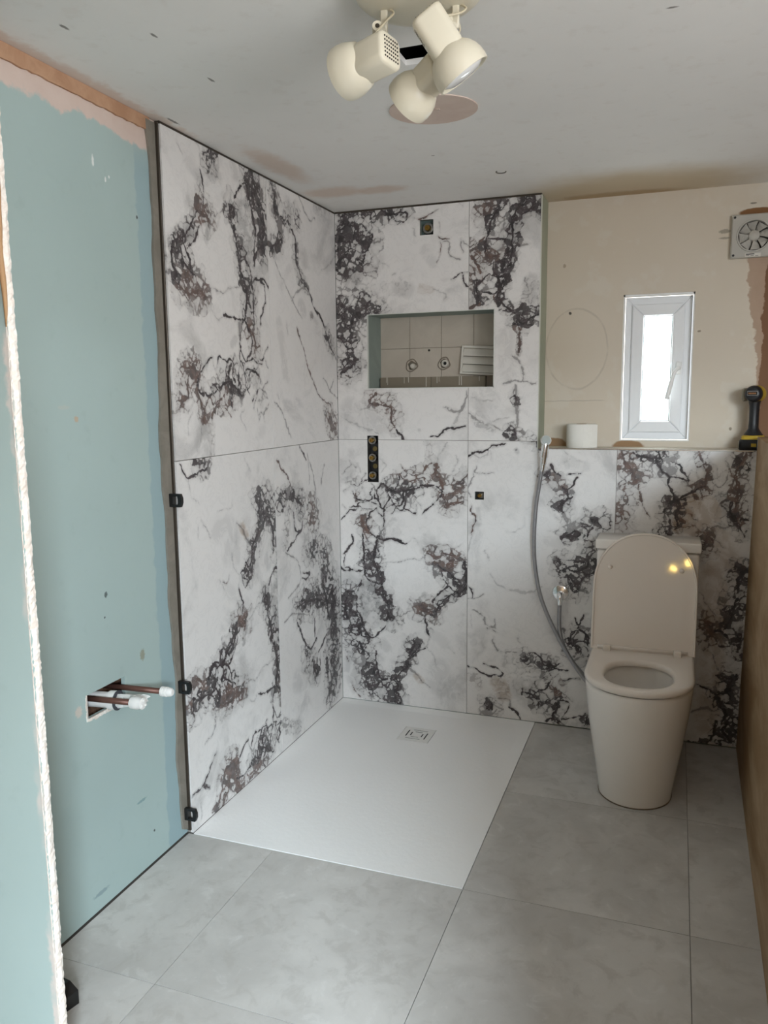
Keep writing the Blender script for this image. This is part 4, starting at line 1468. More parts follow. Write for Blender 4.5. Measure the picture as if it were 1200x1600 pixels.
# ------------------------------------------------------------------ bidet sprayer and its hose
sp = thing('bidet_sprayer', (.895, -.03, .25), 'chrome hand sprayer with a hanging grey hose left of the toilet', 'sprayer')
def spo(p): return (p[0] - .895, p[1] + .03, p[2] - .25)
bm = bmesh.new()
hose = [(.9015, -.040, 1.085), (.893, -.042, 1.03), (.880, -.046, .92), (.876, -.048, .78), (.886, -.048, .66), (.912, -.046, .545), (.972, -.042, .41), (1.04, -.040, .295), (1.085, -.040, .235), (1.108, -.042, .212), (1.112, -.036, .222), (1.085, -.032, .243), (1.035, -.030, .30), (.995, -.032, .375), (.983, -.040, .45), (.984, -.048, .5335)]
tube(bm, [spo(p) for p in catmull(hose, 8)], .0082, 12)
mh = Mat('ribbed metal hose', .28, .9)
x_, y_, z_ = mh.sep()
mh.color(mh.mix(mh.noise(60., 2.), lin('#98989b'), lin('#adadb0')))
rb = mh.math('SINE', mh.math('MULTIPLY', z_, 1900.))
mh.bump(rb, .5, .001)
bm_obj('hose', bm, mh.m, sp, smooth=True)
bm = bmesh.new(); lathe(bm, [(0, .0088), (.012, .0105), (.03, .0115), (.032, .0135), (.10, .0155), (.115, .0135), (.118, 0)], spo((.9015, -.040, 1.075)), (.013, -.004, .118), 20)
bm_obj('handle', bm, M_CHROME, sp, auto=40)
hd = Vector((.42, -.86, .25)).normalized()
bm = bmesh.new(); lathe(bm, [(-.022, .0), (-.022, .010), (-.012, .017), (-.004, .0215), (.004, .0215), (.006, .0195), (.0055, 0)], spo((.9155, -.046, 1.200)), hd, 24, False)
shd = bm_obj('spray_head', bm, M_CHROME, sp, auto=40)
bm = bmesh.new(); lathe(bm, [(0, .0185), (.0015, .0180), (.0015, 0)], Vector(spo((.9155, -.046, 1.200))) + hd * .0055, hd, 24, False)
bm_obj('spray_plate', bm, simple('matt grey spray plate', '#a9b0ad', .5), shd)
bm = bmesh.new()
tube(bm, [spo((.9065, -.001, 1.145)), spo((.9065, -.028, 1.145))], .010, 12)
lathe(bm, [(-.012, .0185), (.012, .0185)], spo((.9075, -.041, 1.145)), (.013, -.004, .118), 20)
bm_obj('wall_bracket', bm, M_CHROME, sp, auto=40)
bt = thing('water_outlet', (.981, -.0, .575), 'round chrome wall outlet where the sprayer hose connects', 'outlet')
bm = bmesh.new(); lathe(bm, [(0, .034), (.004, .035), (.010, .031), (.015, .015), (.016, 0)], (0, 0, 0), (0, -1, 0), 28, False)
bm_obj('flange', bm, M_CHROME, bt, auto=30)
bm = bmesh.new(); tube(bm, catmull([(0, -.012, 0), (.001, -.038, 0), (.003, -.048, -.012), (.003, -.048, -.040)], 5), .0105, 14)
bm_obj('elbow', bm, M_CHROME, bt, auto=40)

# ------------------------------------------------------------------ concealed valves and pipe ends in the tiles
def fitting(parent, p, r, L, ring=True):
    bm = bmesh.new(); lathe(bm, [(0, r), (L * .7, r), (L, r * .86), (L, r * .45), (L * .7, r * .42), (L * .7, 0)], p, (0, -1, 0), 20, False)
    o = bm_obj('brass_stub', bm, M_BRASS, parent, auto=40)
    if ring:
        bm = bmesh.new(); lathe(bm, [(-.010, r * 1.75), (L * .35, r * 1.75), (L * .42, r * 1.6), (L * .42, r * 1.1), (L * .1, r * 1.05)], p, (0, -1, 0), 24, False)
        bm_obj('collar', bm, M_STEEL, o, auto=40)
vx = (VALVE[0] + VALVE[1]) / 2
sv = thing('shower_valve', (vx, 0., VALVE[2]), 'concealed shower valve with three brass spindles in a tall tile slot', 'valve')
bm = bmesh.new(); box(bm, (-.0255, .020, 0), (.0255, .028, .203)); bm_obj('valve_body', bm, M_BLACK, sv)
bm = bmesh.new()
for lo, hi in (((-.0255, -.0005, .0), (-.0235, .02, .203)), ((.0235, -.0005, .0), (.0255, .02, .203)), ((-.0255, -.0005, .0), (.0255, .02, .002)), ((-.0255, -.0005, .201), (.0255, .02, .203))):
    box(bm, lo, hi)
bm_obj('slot_lining', bm, simple('dark slot lining', '#3a3835', .7), sv)
for z in (.183, .107, .030):
    fitting(sv, (-.002, .006, z), .0105, .024)
for z in (.145, .069):
    bm = bmesh.new(); lathe(bm, [(0, .011), (.006, .011), (.0065, .009), (.0065, 0)], (.004, .020, z), (0, -1, 0), 20, False); bm_obj('brass_plug', bm, simple('dull brass plug', '#6f613c', .5, .7), sv)
ax_ = (ARM[0] + ARM[1]) / 2
sa = thing('shower_arm_outlet', (ax_, 0., ARM[2]), 'brass shower pipe end in a square tile cut-out near the ceiling', 'outlet')
bm = bmesh.new(); box(bm, (-.0285, .024, 0), (.0285, .030, .060)); bm_obj('back_board', bm, simple('teal board', '#5b6c6a', .8), sa)
bm = bmesh.new(); box(bm, (-.006, .015, 0), (.0285, .0245, .028)); bm_obj('shadow_block', bm, M_BLACK, sa)  # black block stands in for the shadow inside the cut-out
fitting(sa, (.004, .014, .027), .0125, .020, True)
so_ = thing('capped_outlet', ((OUT[0] + OUT[1]) / 2, 0., OUT[2]), 'small brass pipe end in a square tile hole below the niche', 'outlet')
bm = bmesh.new(); box(bm, (-.0195, .020, 0), (.0195, .026, .034)); bm_obj('back_board', bm, M_BLACK, so_)
bm = bmesh.new(); box(bm, (-.004, .006, .004), (.0175, .0195, .030), .002, 1); bm_obj('nut', bm, M_STEEL, so_)
fitting(so_, (.001, .008, .017), .0085, .012, False)

# ------------------------------------------------------------------ things inside the niche
M_BLK = Mat('weathered grey-brown wood', .7)
nb_ = M_BLK.noise(14., 5., .6); xs_, ys_, zs_ = M_BLK.sep()
cb_ = M_BLK.mix(nb_, lin('#7d7363'), lin('#8f8573'))
dr_ = M_BLK.noise(1., 3., .5, M_BLK.vmath('MULTIPLY', M_BLK.co(), (120., 1., 6.)))
cb_ = M_BLK.mix(M_BLK.math('MULTIPLY', M_BLK.smooth(dr_, .70, .76), .35), cb_, lin('#d9d4c8'))
M_BLK.color(cb_)
for xa, xb, lab in ((.150, .385, 'left grey-brown wooden block with white drips in the niche'), (.3865, .628, 'right grey-brown wooden block with white drips in the niche')):
    t = thing('timber_block', ((xa + xb) / 2, .148, 1.4127), lab, 'block', 'timber blocks in the niche')
    w = (xb - xa) / 2
    bm = bmesh.new(); box(bm, (-w, -.014, .0), (w, .015, .049), .0012, 1); bm_obj('block', bm, M_BLK.m, t)
    random.seed(int(xa * 1000))
    for k in range(5):
        x = -w + .025 + (2 * w - .05) * (k // 2) / 2 + .012 * (k % 2) + random.uniform(-.006, .006)
        bm = bmesh.new(); box(bm, (x, -.0150, .006 + random.uniform(0, .022)), (x + random.uniform(.0012, .003), -.0138, .049))
        bm_obj('paint_drip', bm, simple('white drips', '#d4cfc4', .8), t)
lv = thing('louvre_panel', (.62, .160, 1.4645), 'white louvred vent panel leaning at the right of the niche', 'vent')
lv.rotation_euler = (math.radians(-4), math.radians(3.5), 0)
M_LV = simple('off-white louvre plastic', '#d6d2c8', .5)
bm = bmesh.new(); box(bm, (-.100, -.003, .004), (.062, -.001, .118)); bm_obj('panel_back', bm, simple('louvre painted shade', '#6d685e', .8), lv)  # backing coloured dark to paint in the shade between the slats
for lo, hi in (((-.108, -.018, 0), (-.100, -.004, .122)), ((.062, -.018, 0), (.070, -.004, .122)), ((-.100, -.018, 0), (.062, -.004, .008)), ((-.100, -.018, .112), (.062, -.004, .122))):
    bm = bmesh.new(); box(bm, lo, hi, .001, 1); bm_obj('panel_frame', bm, M_LV, lv)
for k in range(3):
    bm = bmesh.new(); zz = .008 + .0345 * k
    prism(bm, [(-.0165, zz + .002), (-.0165, zz + .006), (-.003, zz + .0345), (-.001, zz + .0345), (-.012, zz + .002)], 0, -.0995, .0615)
    bm_obj('slat', bm, M_LV, lv)
for x, z, lab in ((.292, 1.514, 'left capped pipe stub in a rough hole at the back of the niche'), (.441, 1.519, 'right open pipe stub in a rough hole at the back of the niche')):
    t = thing('pipe_stub', (x, .1635, z), lab, 'pipe', 'pipe stubs in the niche')
    bm = bmesh.new()
    random.seed(int(z * 1e4))
    tube(bm, [((.026 + .003 * math.sin(3 * a + x * 50)) * math.cos(a) - .004, -.001, (.026 + .003 * math.sin(2 * a)) * math.sin(a)) for a in [2 * PI * k / 28 for k in range(29)]], .0024, 6, False)
    bm_obj('hole_rim', bm, M_OLDG, t)
    bm = bmesh.new()
    prism(bm, [(.019 * math.cos(a) * (1 + .2 * math.sin(5 * a)), .019 * math.sin(a) * (1 + .15 * math.cos(3 * a))) for a in [2 * PI * k / 24 for k in range(24)]], 1, -.0012, .001)
    bm_obj('rough_hole', bm, simple('crumbly hole', '#6f675b', .95, 0., .3, 120.), t)
    bm = bmesh.new()
    if x < .4:
        lathe(bm, [(0, .012), (.012, .012), (.016, .009), (.017, 0)], (.004, -.001, -.004), (0, -1, 0), 16, False)
    else:
        lathe(bm, [(0, .0155), (.012, .0155), (.013, .0135), (.013, .008), (.004, .0075), (.004, 0)], (.003, -.001, .0), (0, -1, 0), 20, False)
    po = bm_obj('pipe_end', bm, simple('pale pipe end', '#cbc6bb', .5), t, auto=40)
    if x > .4:
        bm = bmesh.new(); lathe(bm, [(0, .0078), (.001, .0078), (.001, 0)], (.003, -.0052, .0), (0, -1, 0), 16, False); bm_obj('bore', bm, M_BLACK, po)
bm = bmesh.new(); lathe(bm, [(0, .005), (.0012, .005), (.0012, 0)], (.369, .1635, 1.577), (0, -1, 0), 14, False)
bm_obj('drill_hole', bm, M_BLACK, wall_far)

# ------------------------------------------------------------------ toilet roll on the ledge
tr_ = thing('toilet_roll', (1.038, .088, ZL - .001), 'white toilet paper roll standing on the ledge beside the window', 'toilet roll')
M_PAPER = simple('soft white paper', '#e9e6de', .9, 0., .03, 80.)
bm = bmesh.new()
n = 48
sec = []
for k in range(n):
    a = 2 * PI * k / n
    sec.append((math.cos(a), math.sin(a)))
lathe(bm, [(0, .021), (0, .056), (.003, .0585), (.047, .0590), (.092, .0585), (.096, .056), (.0955, .040), (.096, .0215), (.05, .0205), (0, .021)], (0, 0, 0), (0, 0, 1), n, False)
bm_obj('paper', bm, M_PAPER, tr_, auto=50)
bm = bmesh.new(); lathe(bm, [(.001, .0205), (.0965, .0205), (.0965, .0195), (.001, .0195)], (0, 0, 0), (0, 0, 1), 32, False); bm_obj('core', bm, simple('cardboard', '#9c7a58', .9), tr_)
# loose last sheet standing off the roll on the right
bm = bmesh.new()
A = []; B = []
for k in range(12):
    a = math.radians(-78 + k * 5.2)
    r = .0595 + .010 * (k / 11) ** 2
    x, y = r * math.cos(a), r * math.sin(a)
    A.append((x, y)); B.append(((r + .0006) * math.cos(a), (r + .0006) * math.sin(a)))
prism(bm, A + B[::-1], 2, .002, .095)
bm_obj('loose_sheet', bm, M_PAPER, tr_)

# ------------------------------------------------------------------ cordless drill on the ledge
dl = thing('cordless_drill', (1.676, .085, ZL - .001), 'black and yellow cordless drill standing on the ledge corner', 'drill', rz=math.radians(-14))
M_YEL = simple('yellow drill plastic', '#b89a2c', .45)
M_DBLK = simple('black drill rubber', '#17181b', .45, 0., .2, 60.)
M_DGRY = simple('worn grey clutch', '#8d8574', .5, .2, .2, 60.)
def rrect(cx, cy, hx, hy, z, r=.3, n=6):
    P = []
    rx = min(hx, hy) * r * 2
    for q, (sx, sy) in enumerate(((1, 1), (-1, 1), (-1, -1), (1, -1))):
        for k in range(n + 1):
            a = PI / 2 * (q + k / n)
            P.append((cx + sx * (hx - rx) + rx * math.cos(a), cy + sy * (hy - rx) + rx * math.sin(a), z))
    return P
bm = bmesh.new(); loft(bm, [rrect(0, .0, .040, .052, 0., .2), rrect(0, .0, .042, .055, .004, .2), rrect(0, 0, .042, .055, .034, .2), rrect(0, 0, .038, .050, .040, .2)])
bat = bm_obj('battery', bm, M_DBLK, dl, auto=40)
for lo, hi in (((-.0435, -.050, .004), (-.040, -.02, .030)), ((.0405, -.04, .004), (.0435, .03, .030))):
    bm = bmesh.new(); box(bm, lo, hi, .001, 1); bm_obj('battery_cheek', bm, M_DGRY, bat)
bm = bmesh.new(); box(bm, (.004, -.0565, .014), (.022, -.0545, .026), .0005, 1); bm_obj('battery_label', bm, M_YEL, bat)
bm = bmesh.new(); loft(bm, [rrect(0, .0, .036, .048, .040, .25), rrect(0, 0, .036, .047, .052, .25), rrect(0, 0, .030, .038, .056, .25)])
bm_obj('yellow_base', bm, M_YEL, dl, auto=40)
bm = bmesh.new(); loft(bm, [rrect(0, 0, .033, .040, .055, .4), rrect(0, .0, .026, .032, .066, .45), rrect(0, .0, .0175, .024, .080, .5), rrect(0, 0, .0165, .022, .110, .5), rrect(0, -.001, .0170, .023, .145, .5), rrect(0, -.002, .0175, .024, .165, .5), rrect(0, -.003, .021, .027, .185, .5)])
bm_obj('grip', bm, M_DBLK, dl, auto=50)
bm = bmesh.new(); box(bm, (-.009, .020, .150), (.009, .034, .178), .004); bm_obj('trigger', bm, simple('dark red trigger', '#5a1c18', .5), dl, auto=40)
bm = bmesh.new(); lathe(bm, [(-.060, .0), (-.060, .020), (-.056, .026), (-.040, .0305), (.035, .031), (.045, .029)], (0, 0, .210), (0, 1, .0), 28)
mo = bm_obj('motor_housing', bm, M_DBLK, dl, auto=45)
bm = bmesh.new(); lathe(bm, [(-.030, .0318), (.038, .0325)], (0, 0, .210), (0, 1, 0), 28, False); bm_obj('yellow_sleeve', bm, M_YEL, mo, smooth=True)
bm = bmesh.new(); lathe(bm, [(.045, .029), (.062, .030), (.064, .026), (.072, .022)], (0, 0, .210), (0, 1, 0), 28); bm_obj('clutch_ring', bm, M_DGRY, dl, auto=40)
bm = bmesh.new(); box(bm, (-.044, -.030, .182), (-.026, .034, .232), .010, 3); bm_obj('side_handle_ring', bm, M_DGRY, dl, auto=40)
bm = bmesh.new(); box(bm, (-.0185, -.0625, .204), (.0185, -.0585, .221), .001, 1)
lb = bm_obj('rear_label', bm, simple('label outline', '#8f8d8a', .5), dl)
bm = bmesh.new(); box(bm, (-.0168, -.0632, .2058), (.0168, -.0620, .2192)); bm_obj('label_face', bm, simple('label black', '#1a1715', .5), lb)
bm = bmesh.new()
for k in range(5):
    box(bm, (-.013 + .0054 * k, -.0637, .2095), (-.0092 + .0054 * k, -.0630, .2150))
bm_obj('label_print', bm, simple('label orange print', '#9c6a3c', .5), lb)

# ------------------------------------------------------------------ extractor fan
fn = thing('extractor_fan', (1.6465, .169, 1.964), 'square grey-white extractor fan with a round eight-bladed opening', 'fan')
M_FAN = simple('grubby white fan plastic', '#b3afa6', .5, 0., .1, 18.)
bm = bmesh.new()
N = 48; hs2 = .079; r_in = .055
def sq(a, s):
    c, sn = math.cos(a), math.sin(a); k = max(abs(c), abs(sn)); return (s * c / k, s * sn / k)
As = [2 * PI * k / N + PI / 4 for k in range(N)]
ro = [[(sq(a, hs2)[0], 0., sq(a, hs2)[1]) for a in As], [(sq(a, hs2)[0], -.018, sq(a, hs2)[1]) for a in As], [(sq(a, hs2 - .004)[0], -.022, sq(a, hs2 - .004)[1]) for a in As], [((r_in + .006) * math.cos(a), -.022, (r_in + .006) * math.sin(a)) for a in As],
      [((r_in + .005) * math.cos(a), -.026, (r_in + .005) * math.sin(a)) for a in As], [(r_in * math.cos(a), -.026, r_in * math.sin(a)) for a in As], [((r_in - .001) * math.cos(a), -.004, (r_in - .001) * math.sin(a)) for a in As]]
loft(bm, ro, False, False)
bm_obj('fan_plate', bm, M_FAN, fn, auto=40)
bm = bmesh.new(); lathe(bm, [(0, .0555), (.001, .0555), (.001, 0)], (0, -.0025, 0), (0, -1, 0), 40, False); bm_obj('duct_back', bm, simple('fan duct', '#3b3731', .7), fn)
bm = bmesh.new(); lathe(bm, [(-.012, .020), (.006, .020), (.010, .016), (.011, 0)], (0, -.012, 0), (0, -1, 0), 28, False); bm_obj('hub', bm, M_FAN, fn, auto=50)
for k in range(8):
    a = 2 * PI * k / 8 + .22
    bm = bmesh.new()
    P = []
    for r, da0, da1 in ((.018, -.34, .37), (.036, -.39, .31), (.0535, -.44, .24)):
        P.append((r, a + da0, -.021)); P.append((r, a + da1, -.007))
    V = [bm.verts.new((r * math.cos(t), y, r * math.sin(t))) for r, t, y in P] + [bm.verts.new((r * math.cos(t), y + .0012, r * math.sin(t))) for r, t, y in P]
    for f in ((0, 1, 3, 2), (2, 3, 5, 4), (6, 8, 9, 7), (8, 10, 11, 9), (0, 2, 8, 6), (2, 4, 10, 8), (1, 7, 9, 3), (3, 9, 11, 5), (0, 6, 7, 1), (4, 5, 11, 10)):
        bm.faces.new([V[i] for i in f])
    bm_obj('blade', bm, M_FAN, fn)
for sx, sz in ((-1, 1), (-1, -1), (1, 1), (1, -1)):
    bm = bmesh.new(); lathe(bm, [(0, .0045), (.0008, .0045), (.0008, 0)], (sx * .069, -.0222, sz * .069), (0, -1, 0), 14, False); bm_obj('screw_hole', bm, M_BLACK, fn)
bm = bmesh.new(); box(bm, (-.028, -.0232, -.078), (.026, -.0221, -.0645)); fl = bm_obj('rating_label', bm, simple('pale rating label', '#cdc9bf', .6), fn)
bm = bmesh.new(); box(bm, (-.025, -.0237, -.0692), (.004, -.0231, -.0662))
for k in range(3):
    box(bm, (-.025 + .016 * k, -.0236, -.0735 - .0012 * k), (-.014 + .016 * k, -.0231, -.0722 - .0012 * k))
bm_obj('label_print', bm, simple('label grey print', '#3c3a37', .6), fl)

# ------------------------------------------------------------------ ceiling spotlight cluster
LC = Vector((.905, -1.680, H))
sl = thing('ceiling_spotlight', LC, 'cream round ceiling light with three swivelling spotlight heads', 'ceiling light')
M_CREAM = simple('aged cream plastic', '#ddd6c2', .32, 0., .03, 12.)
M_CREAMD = simple('slot painted shadow', '#3c382f', .8)  # dark inlays paint the shadow inside the vent openings
bm = bmesh.new(); lathe(bm, [(0, .122), (.004, .123), (.018, .121), (.026, .112), (.030, .095), (.031, .0)], (0, 0, 0), (0, 0, -1), 56, False)
bm_obj('base_plate', bm, M_CREAM, sl, auto=35)
def W2L(p): return Vector(p) - LC
Rv, Uv, Fv = _R, _U, _F
def head(p0, axis, roll, L, hw, cup, side):
    """p0 back-face centre, axis pointing to the lamp mouth"""
    d = Vector(axis).normalized()
    u = (Vector(roll) - d * Vector(roll).dot(d)).normalized(); v = d.cross(u)
    p0 = W2L(p0)
    def T(a, b, t): return p0 + u * a + v * b + d * t
    bm = bmesh.new()
    def rr(hx, hy, t, r):
        return [T(q[0], q[1], t) for q in rrect(0, 0, hx, hy, 0, r, 5)]
    loft(bm, [rr(hw * .86, hw * .86, 0, .25), rr(hw * .97, hw * .97, .003, .25), rr(hw, hw, .008, .25), rr(hw, hw, L * .78, .25), rr(hw * .95, hw * .95, L, .4)])
    ho = bm_obj('spot_head', bm, M_CREAM, sl, auto=50)
    bm = bmesh.new()
    q = p0 + d * (L * .80)
    lathe(bm, [(-.006, hw * .8), (.0, hw * 1.02), (.010, hw * 1.35), (.022, cup * .93), (.034, cup * 1.0), (.046, cup * 1.02), (.056, cup), (.056, cup - .003), (.034, cup - .005), (.016, hw * 1.1)], q, d, 36, False)
    bm_obj('spot_cup', bm, M_CREAM, ho, auto=60)
    bm = bmesh.new(); lathe(bm, [(.020, cup * .55), (.040, cup * .86), (.050, cup * .88), (.058, cup * .6), (.061, 0)], q, d, 28, False)
    bm_obj('reflector_bulb', bm, simple('frosted reflector bulb', '#e4e4e2', .15, 0., .02), ho, smooth=True)
    # ventilation grilles: rows of little slots on the back and one side
    bm = bmesh.new()
    for i in range(6):
        for j in range(7):
            c = T((i - 2.5) * hw * .24, (j - 3) * hw * .20, -.0003)
            box(bm, (c.x - .0013, c.y - .0013, c.z - .0013), (c.x + .0013, c.y + .0013, c.z + .0013))
    bm_obj('vent_grille', bm, M_CREAMD, ho)
    bm = bmesh.new()
    for i in range(8):
        a = [T((s1 * .35) * hw, side * hw * 1.003, .012 + i * .0042 + s2 * .0011) for s1, s2 in ((-1, -1), (1, -1), (1, 1), (-1, 1))]
        b = [T((s1 * .35) * hw, side * hw * .97, .012 + i * .0042 + s2 * .0011) for s1, s2 in ((-1, -1), (1, -1), (1, 1), (-1, 1))]
        loft(bm, [a, b])
    bm_obj('vent_slots', bm, M_CREAMD, ho)
    return ho
def cpt(px, py, depth):
    return Vector((1.4015, -3.2591, 1.3803)) + (_F + _R * ((px - 600) / 1249.18) - _U * ((py - 800) / 1249.18)) * depth
h1p = Vector((.8684, -1.7360, 2.0255)); h2p = Vector((.9281, -1.7126, 2.0875)); h3p = Vector((.9421, -1.6474, 2.0197))
head(h1p, -Rv * .088 - Uv * .006 + Fv * .070, Uv, .078, .0315, .050, 1)
head(h2p, Rv * .074 - Uv * .098 + Fv * .026, Fv + Rv * .3, .092, .0315, .053, -1)
head(h3p, -Rv * .062 - Uv * .034 + Fv * .070, Uv, .060, .0285, .049, 1)
# hanging arms with pivots and flex
def arm(a, b, p):
    a, b, p = W2L(a), W2L(b), W2L(p)
    bm = bmesh.new()
    box(bm, (a.x - .007, a.y - .005, b.z - .004), (a.x + .007, a.y + .005, -.028), .002, 1)
    tube(bm, [(a.x, a.y, b.z), b], .0065, 10)
    ao = bm_obj('swivel_arm', bm, M_CREAM, sl, auto=40)
    bm = bmesh.new(); lathe(bm, [(-.010, .0), (-.010, .010), (.010, .010), (.010, .006), (.009, 0)], b, -_F, 18, False); bm_obj('pivot', bm, M_CREAM, ao, auto=40)
    bm = bmesh.new(); lathe(bm, [(0, .0042), (.0015, .0042), (.0015, 0)], b - _F * .0096, -_F, 12, False); bm_obj('pivot_screw', bm, simple('dark screw', '#4a443a', .5, .5), ao)
    bm = bmesh.new(); tube(bm, catmull([(a.x + .010, a.y, -.028), (a.x + .022, a.y - .006, -.040), (b.x + .020, b.y, b.z + .012), p], 6), .0022, 8); bm_obj('flex', bm, simple('cream flex', '#c9bfa6', .5), ao, smooth=True)
arm((.832, -1.672, 0), (.826, -1.694, 2.085), (.838, -1.735, 2.060))
arm((.968, -1.640, 0), (.958, -1.664, 2.088), (.930, -1.690, 2.090))
arm((.940, -1.600, 0), (.945, -1.598, 2.085), (.945, -1.600, 2.070))

# ------------------------------------------------------------------ tile levelling clips on the outer tile edge
def make_clip():
    t = thing('levelling_clip', (0, 0, 0), 'x', 'clip', 'levelling clips on the tile edge')
    bm = bmesh.new()
    o = [(-.016, -.017), (.017, -.017), (.021, -.006), (.021, .006), (.017, .017), (-.016, .017)]
    i = [(-.005, -.011), (.009, -.011), (.0105, -.004), (.0105, .004), (.009, .011), (-.005, .011)]
    A = [[bm.verts.new((x, y, z)) for x, z in o] for y in (-.005, .005)]
    B = [[bm.verts.new((x, y, z)) for x, z in i] for y in (-.005, .005)]
    for k in range(6):
        j = (k + 1) % 6
        bm.faces.new((A[0][k], A[0][j], B[0][j], B[0][k])); bm.faces.new((A[1][j], A[1][k], B[1][k], B[1][j]))
        bm.faces.new((A[0][j], A[0][k], A[1][k], A[1][j])); bm.faces.new((B[0][k], B[0][j], B[1][j], B[1][k]))
    bm_obj('clip_loop', bm, M_BLACK, t)
    for s in (-1, 1):
        bm = bmesh.new(); prism(bm, [(-.016, s * .017), (-.0245, s * .008), (-.016, s * .004)], 1, -.004, .004); bm_obj('prong', bm, M_BLACK, t)
    return t
def dup(root, loc):
    r = root.copy(); COL.objects.link(r); r.location = loc
    for ch in list(root.children):
        c = ch.copy(); COL.objects.link(c); c.parent = r
    return r
cl0 = make_clip()
cl0.scale = (1.15, 1.15, 1.15)
cl0.location = (.006, -1.2505, 1.079)
cl0['label'] = 'upper black levelling clip on the tile edge just below the horizontal joint'
c1 = dup(cl0, (.006, -1.2505, .497)); c1['label'] = 'middle black levelling clip on the tile edge level with the capped pipes'
c2 = dup(cl0, (.006, -1.2505, .078)); c2['label'] = 'lowest black levelling clip on the tile edge close to the floor'

# ------------------------------------------------------------------ capped pipes from the plasterboard opening
M_COP = simple('tarnished copper', '#6a4a40', .45, .5, .25, 60.)
for (ya, za), (xe, ye, ze), lab, fat in (((-1.517, .590), (.118, -1.512, .592), 'far tarnished copper pipe with a ribbed white stop end', False), ((-1.612, .590), (.098, -1.612, .595), 'near tarnished copper pipe with a wide white stop end', True)):
    t = thing('capped_pipe', (-.02, ya, za), lab, 'pipe', 'capped copper pipes')
    e = Vector((xe + .02, ye - ya, ze - za)); d = e.normalized()
    bm = bmesh.new(); tube(bm, [d * -.07, e], .0078, 16); bm_obj('copper_tube', bm, M_COP, t, smooth=True)
    bm = bmesh.new()
    if fat:
        lathe(bm, [(-.006, .0085), (-.004, .0155), (.006, .0165), (.016, .0165), (.020, .0150), (.030, .0150), (.032, .011), (.033, 0)], e, d, 24, False)
    else:
        lathe(bm, [(-.004, .0085), (-.003, .0135), (.004, .0135), (.005, .0115), (.007, .0115), (.008, .0135), (.014, .0135), (.015, .0115), (.017, .0115), (.018, .0125), (.026, .0115), (.031, .008), (.032, 0)], e, d, 24, False)
    se = bm_obj('stop_end', bm, M_WPLAST, t, auto=35)
    if fat:
        bm = bmesh.new()
        for k in range(3):
            a = 2 * PI * k / 3 + .4
            c = e + d * .031
            u, v, _ = frame_of(d)
            q = c + (u * math.cos(a) + v * math.sin(a)) * .009
            box(bm, (q.x - .003, q.y - .003, q.z - .003), (q.x + .004, q.y + .003, q.z + .003), .001, 1)
        bm_obj('cap_lug', bm, M_WPLAST, se)
wp = thing('waste_pipe', (-.02, -1.575, .575), 'white plastic waste pipe stuffed with a plastic bag between copper pipes', 'pipe')
bm = bmesh.new(); lathe(bm, [(-.07, .0215), (.012, .0215), (.013, .0255), (.034, .0260), (.036, .0225)], (0, 0, 0), (1, .12, .02), 28); bm_obj('pipe_socket', bm, M_WPLAST, wp, auto=35)
bm = bmesh.new(); lathe(bm, [(.0345, .0268), (.037, .0268)], (0, 0, 0), (1, .12, .02), 28); bm_obj('rubber_ring', bm, simple('grey rubber ring', '#3f4147', .6), wp)
bm = bmesh.new()
random.seed(9)
rings = []
nn = 16
for k, (t, r) in enumerate(((.034, .018), (.045, .020), (.060, .021), (.075, .019), (.088, .021), (.100, .016), (.108, .018))):
    rings.append([(t + random.uniform(-.003, .003) + (.012 * math.sin(j * 1.3) if k == 6 else 0), .10 * t + (r + random.uniform(-.0045, .0045)) * math.cos(2 * PI * j / nn) + .006 * k / 6, (r * .9 + random.uniform(-.0045, .0045)) * math.sin(2 * PI * j / nn) + .004 * k / 6) for j in range(nn)])
loft(bm, rings)
bm_obj('plastic_bag', bm, simple('crinkled white film', '#e3e3df', .25), wp, auto=25)

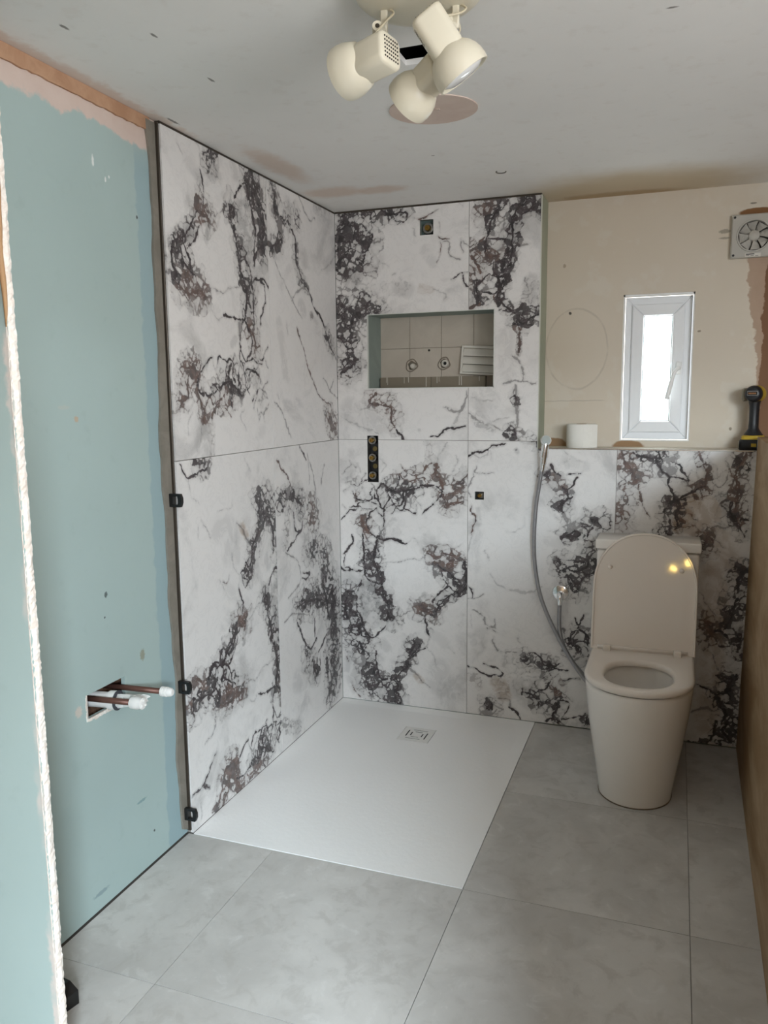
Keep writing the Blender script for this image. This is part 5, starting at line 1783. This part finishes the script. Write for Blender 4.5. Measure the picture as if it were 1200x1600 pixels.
# ------------------------------------------------------------------ small black thing on the floor by the cut board edge
bk = thing('rubber_wedge', (.128, -1.952, 0.), 'small black faceted wedge on the floor behind the cut board edge', 'wedge')
bm = bmesh.new()
loft(bm, [[(-.05, -.02, 0), (.022, -.02, 0), (.030, .012, 0), (-.05, .022, 0)], [(-.05, -.018, .042), (.024, -.016, .034), (.032, .010, .036), (-.05, .020, .046)], [(-.05, -.012, .060), (.010, -.010, .058), (.014, .006, .058), (-.05, .012, .062)]])
bm_obj('wedge_body', bm, M_BLACK, bk)

# ------------------------------------------------------------------ added unseen twin work light, makes the two yellow glints in the toilet lid
wl = thing('added_work_light', (1.482, -4.20, 0.), 'added yellow twin-head work light behind the camera for glints in the toilet lid', 'work light')
bm = bmesh.new(); tube(bm, [(0, 0, .02), (0, 0, 1.20)], .014, 12); bm_obj('stand_pole', bm, M_STEEL, wl, smooth=True)
for k in range(3):
    a = 2 * PI * k / 3 + .5
    bm = bmesh.new(); tube(bm, [(0, 0, .34), (.24 * math.cos(a), .24 * math.sin(a), .012)], .009, 8); bm_obj('leg', bm, M_STEEL, wl, smooth=True)
bm = bmesh.new(); box(bm, (-.10, -.012, 1.185), (.10, .012, 1.205), .003); bm_obj('cross_bar', bm, M_STEEL, wl)
me_ = Mat('warm lamp glass', .3)
me_.b.inputs['Emission Color'].default_value = (1., .66, .16, 1)
me_.b.inputs['Emission Strength'].default_value = 70.
for sx, zz in ((-.058, 1.205), (.058, 1.255)):
    bm = bmesh.new(); box(bm, (sx - .048, -.05, zz), (sx + .048, .03, zz + .09), .006); hh = bm_obj('lamp_head', bm, M_YEL, wl)
    bm = bmesh.new(); lathe(bm, [(0, .022), (.004, .022), (.005, .0)], (sx, .0295, zz + .045), (0, 1, 0), 20, False); bm_obj('lamp_glass', bm, me_.m, hh)
    if zz > 1.22:
        bm = bmesh.new(); box(bm, (sx - .01, -.02, 1.204), (sx + .01, .0, zz + .001)); bm_obj('head_bracket', bm, M_STEEL, hh)
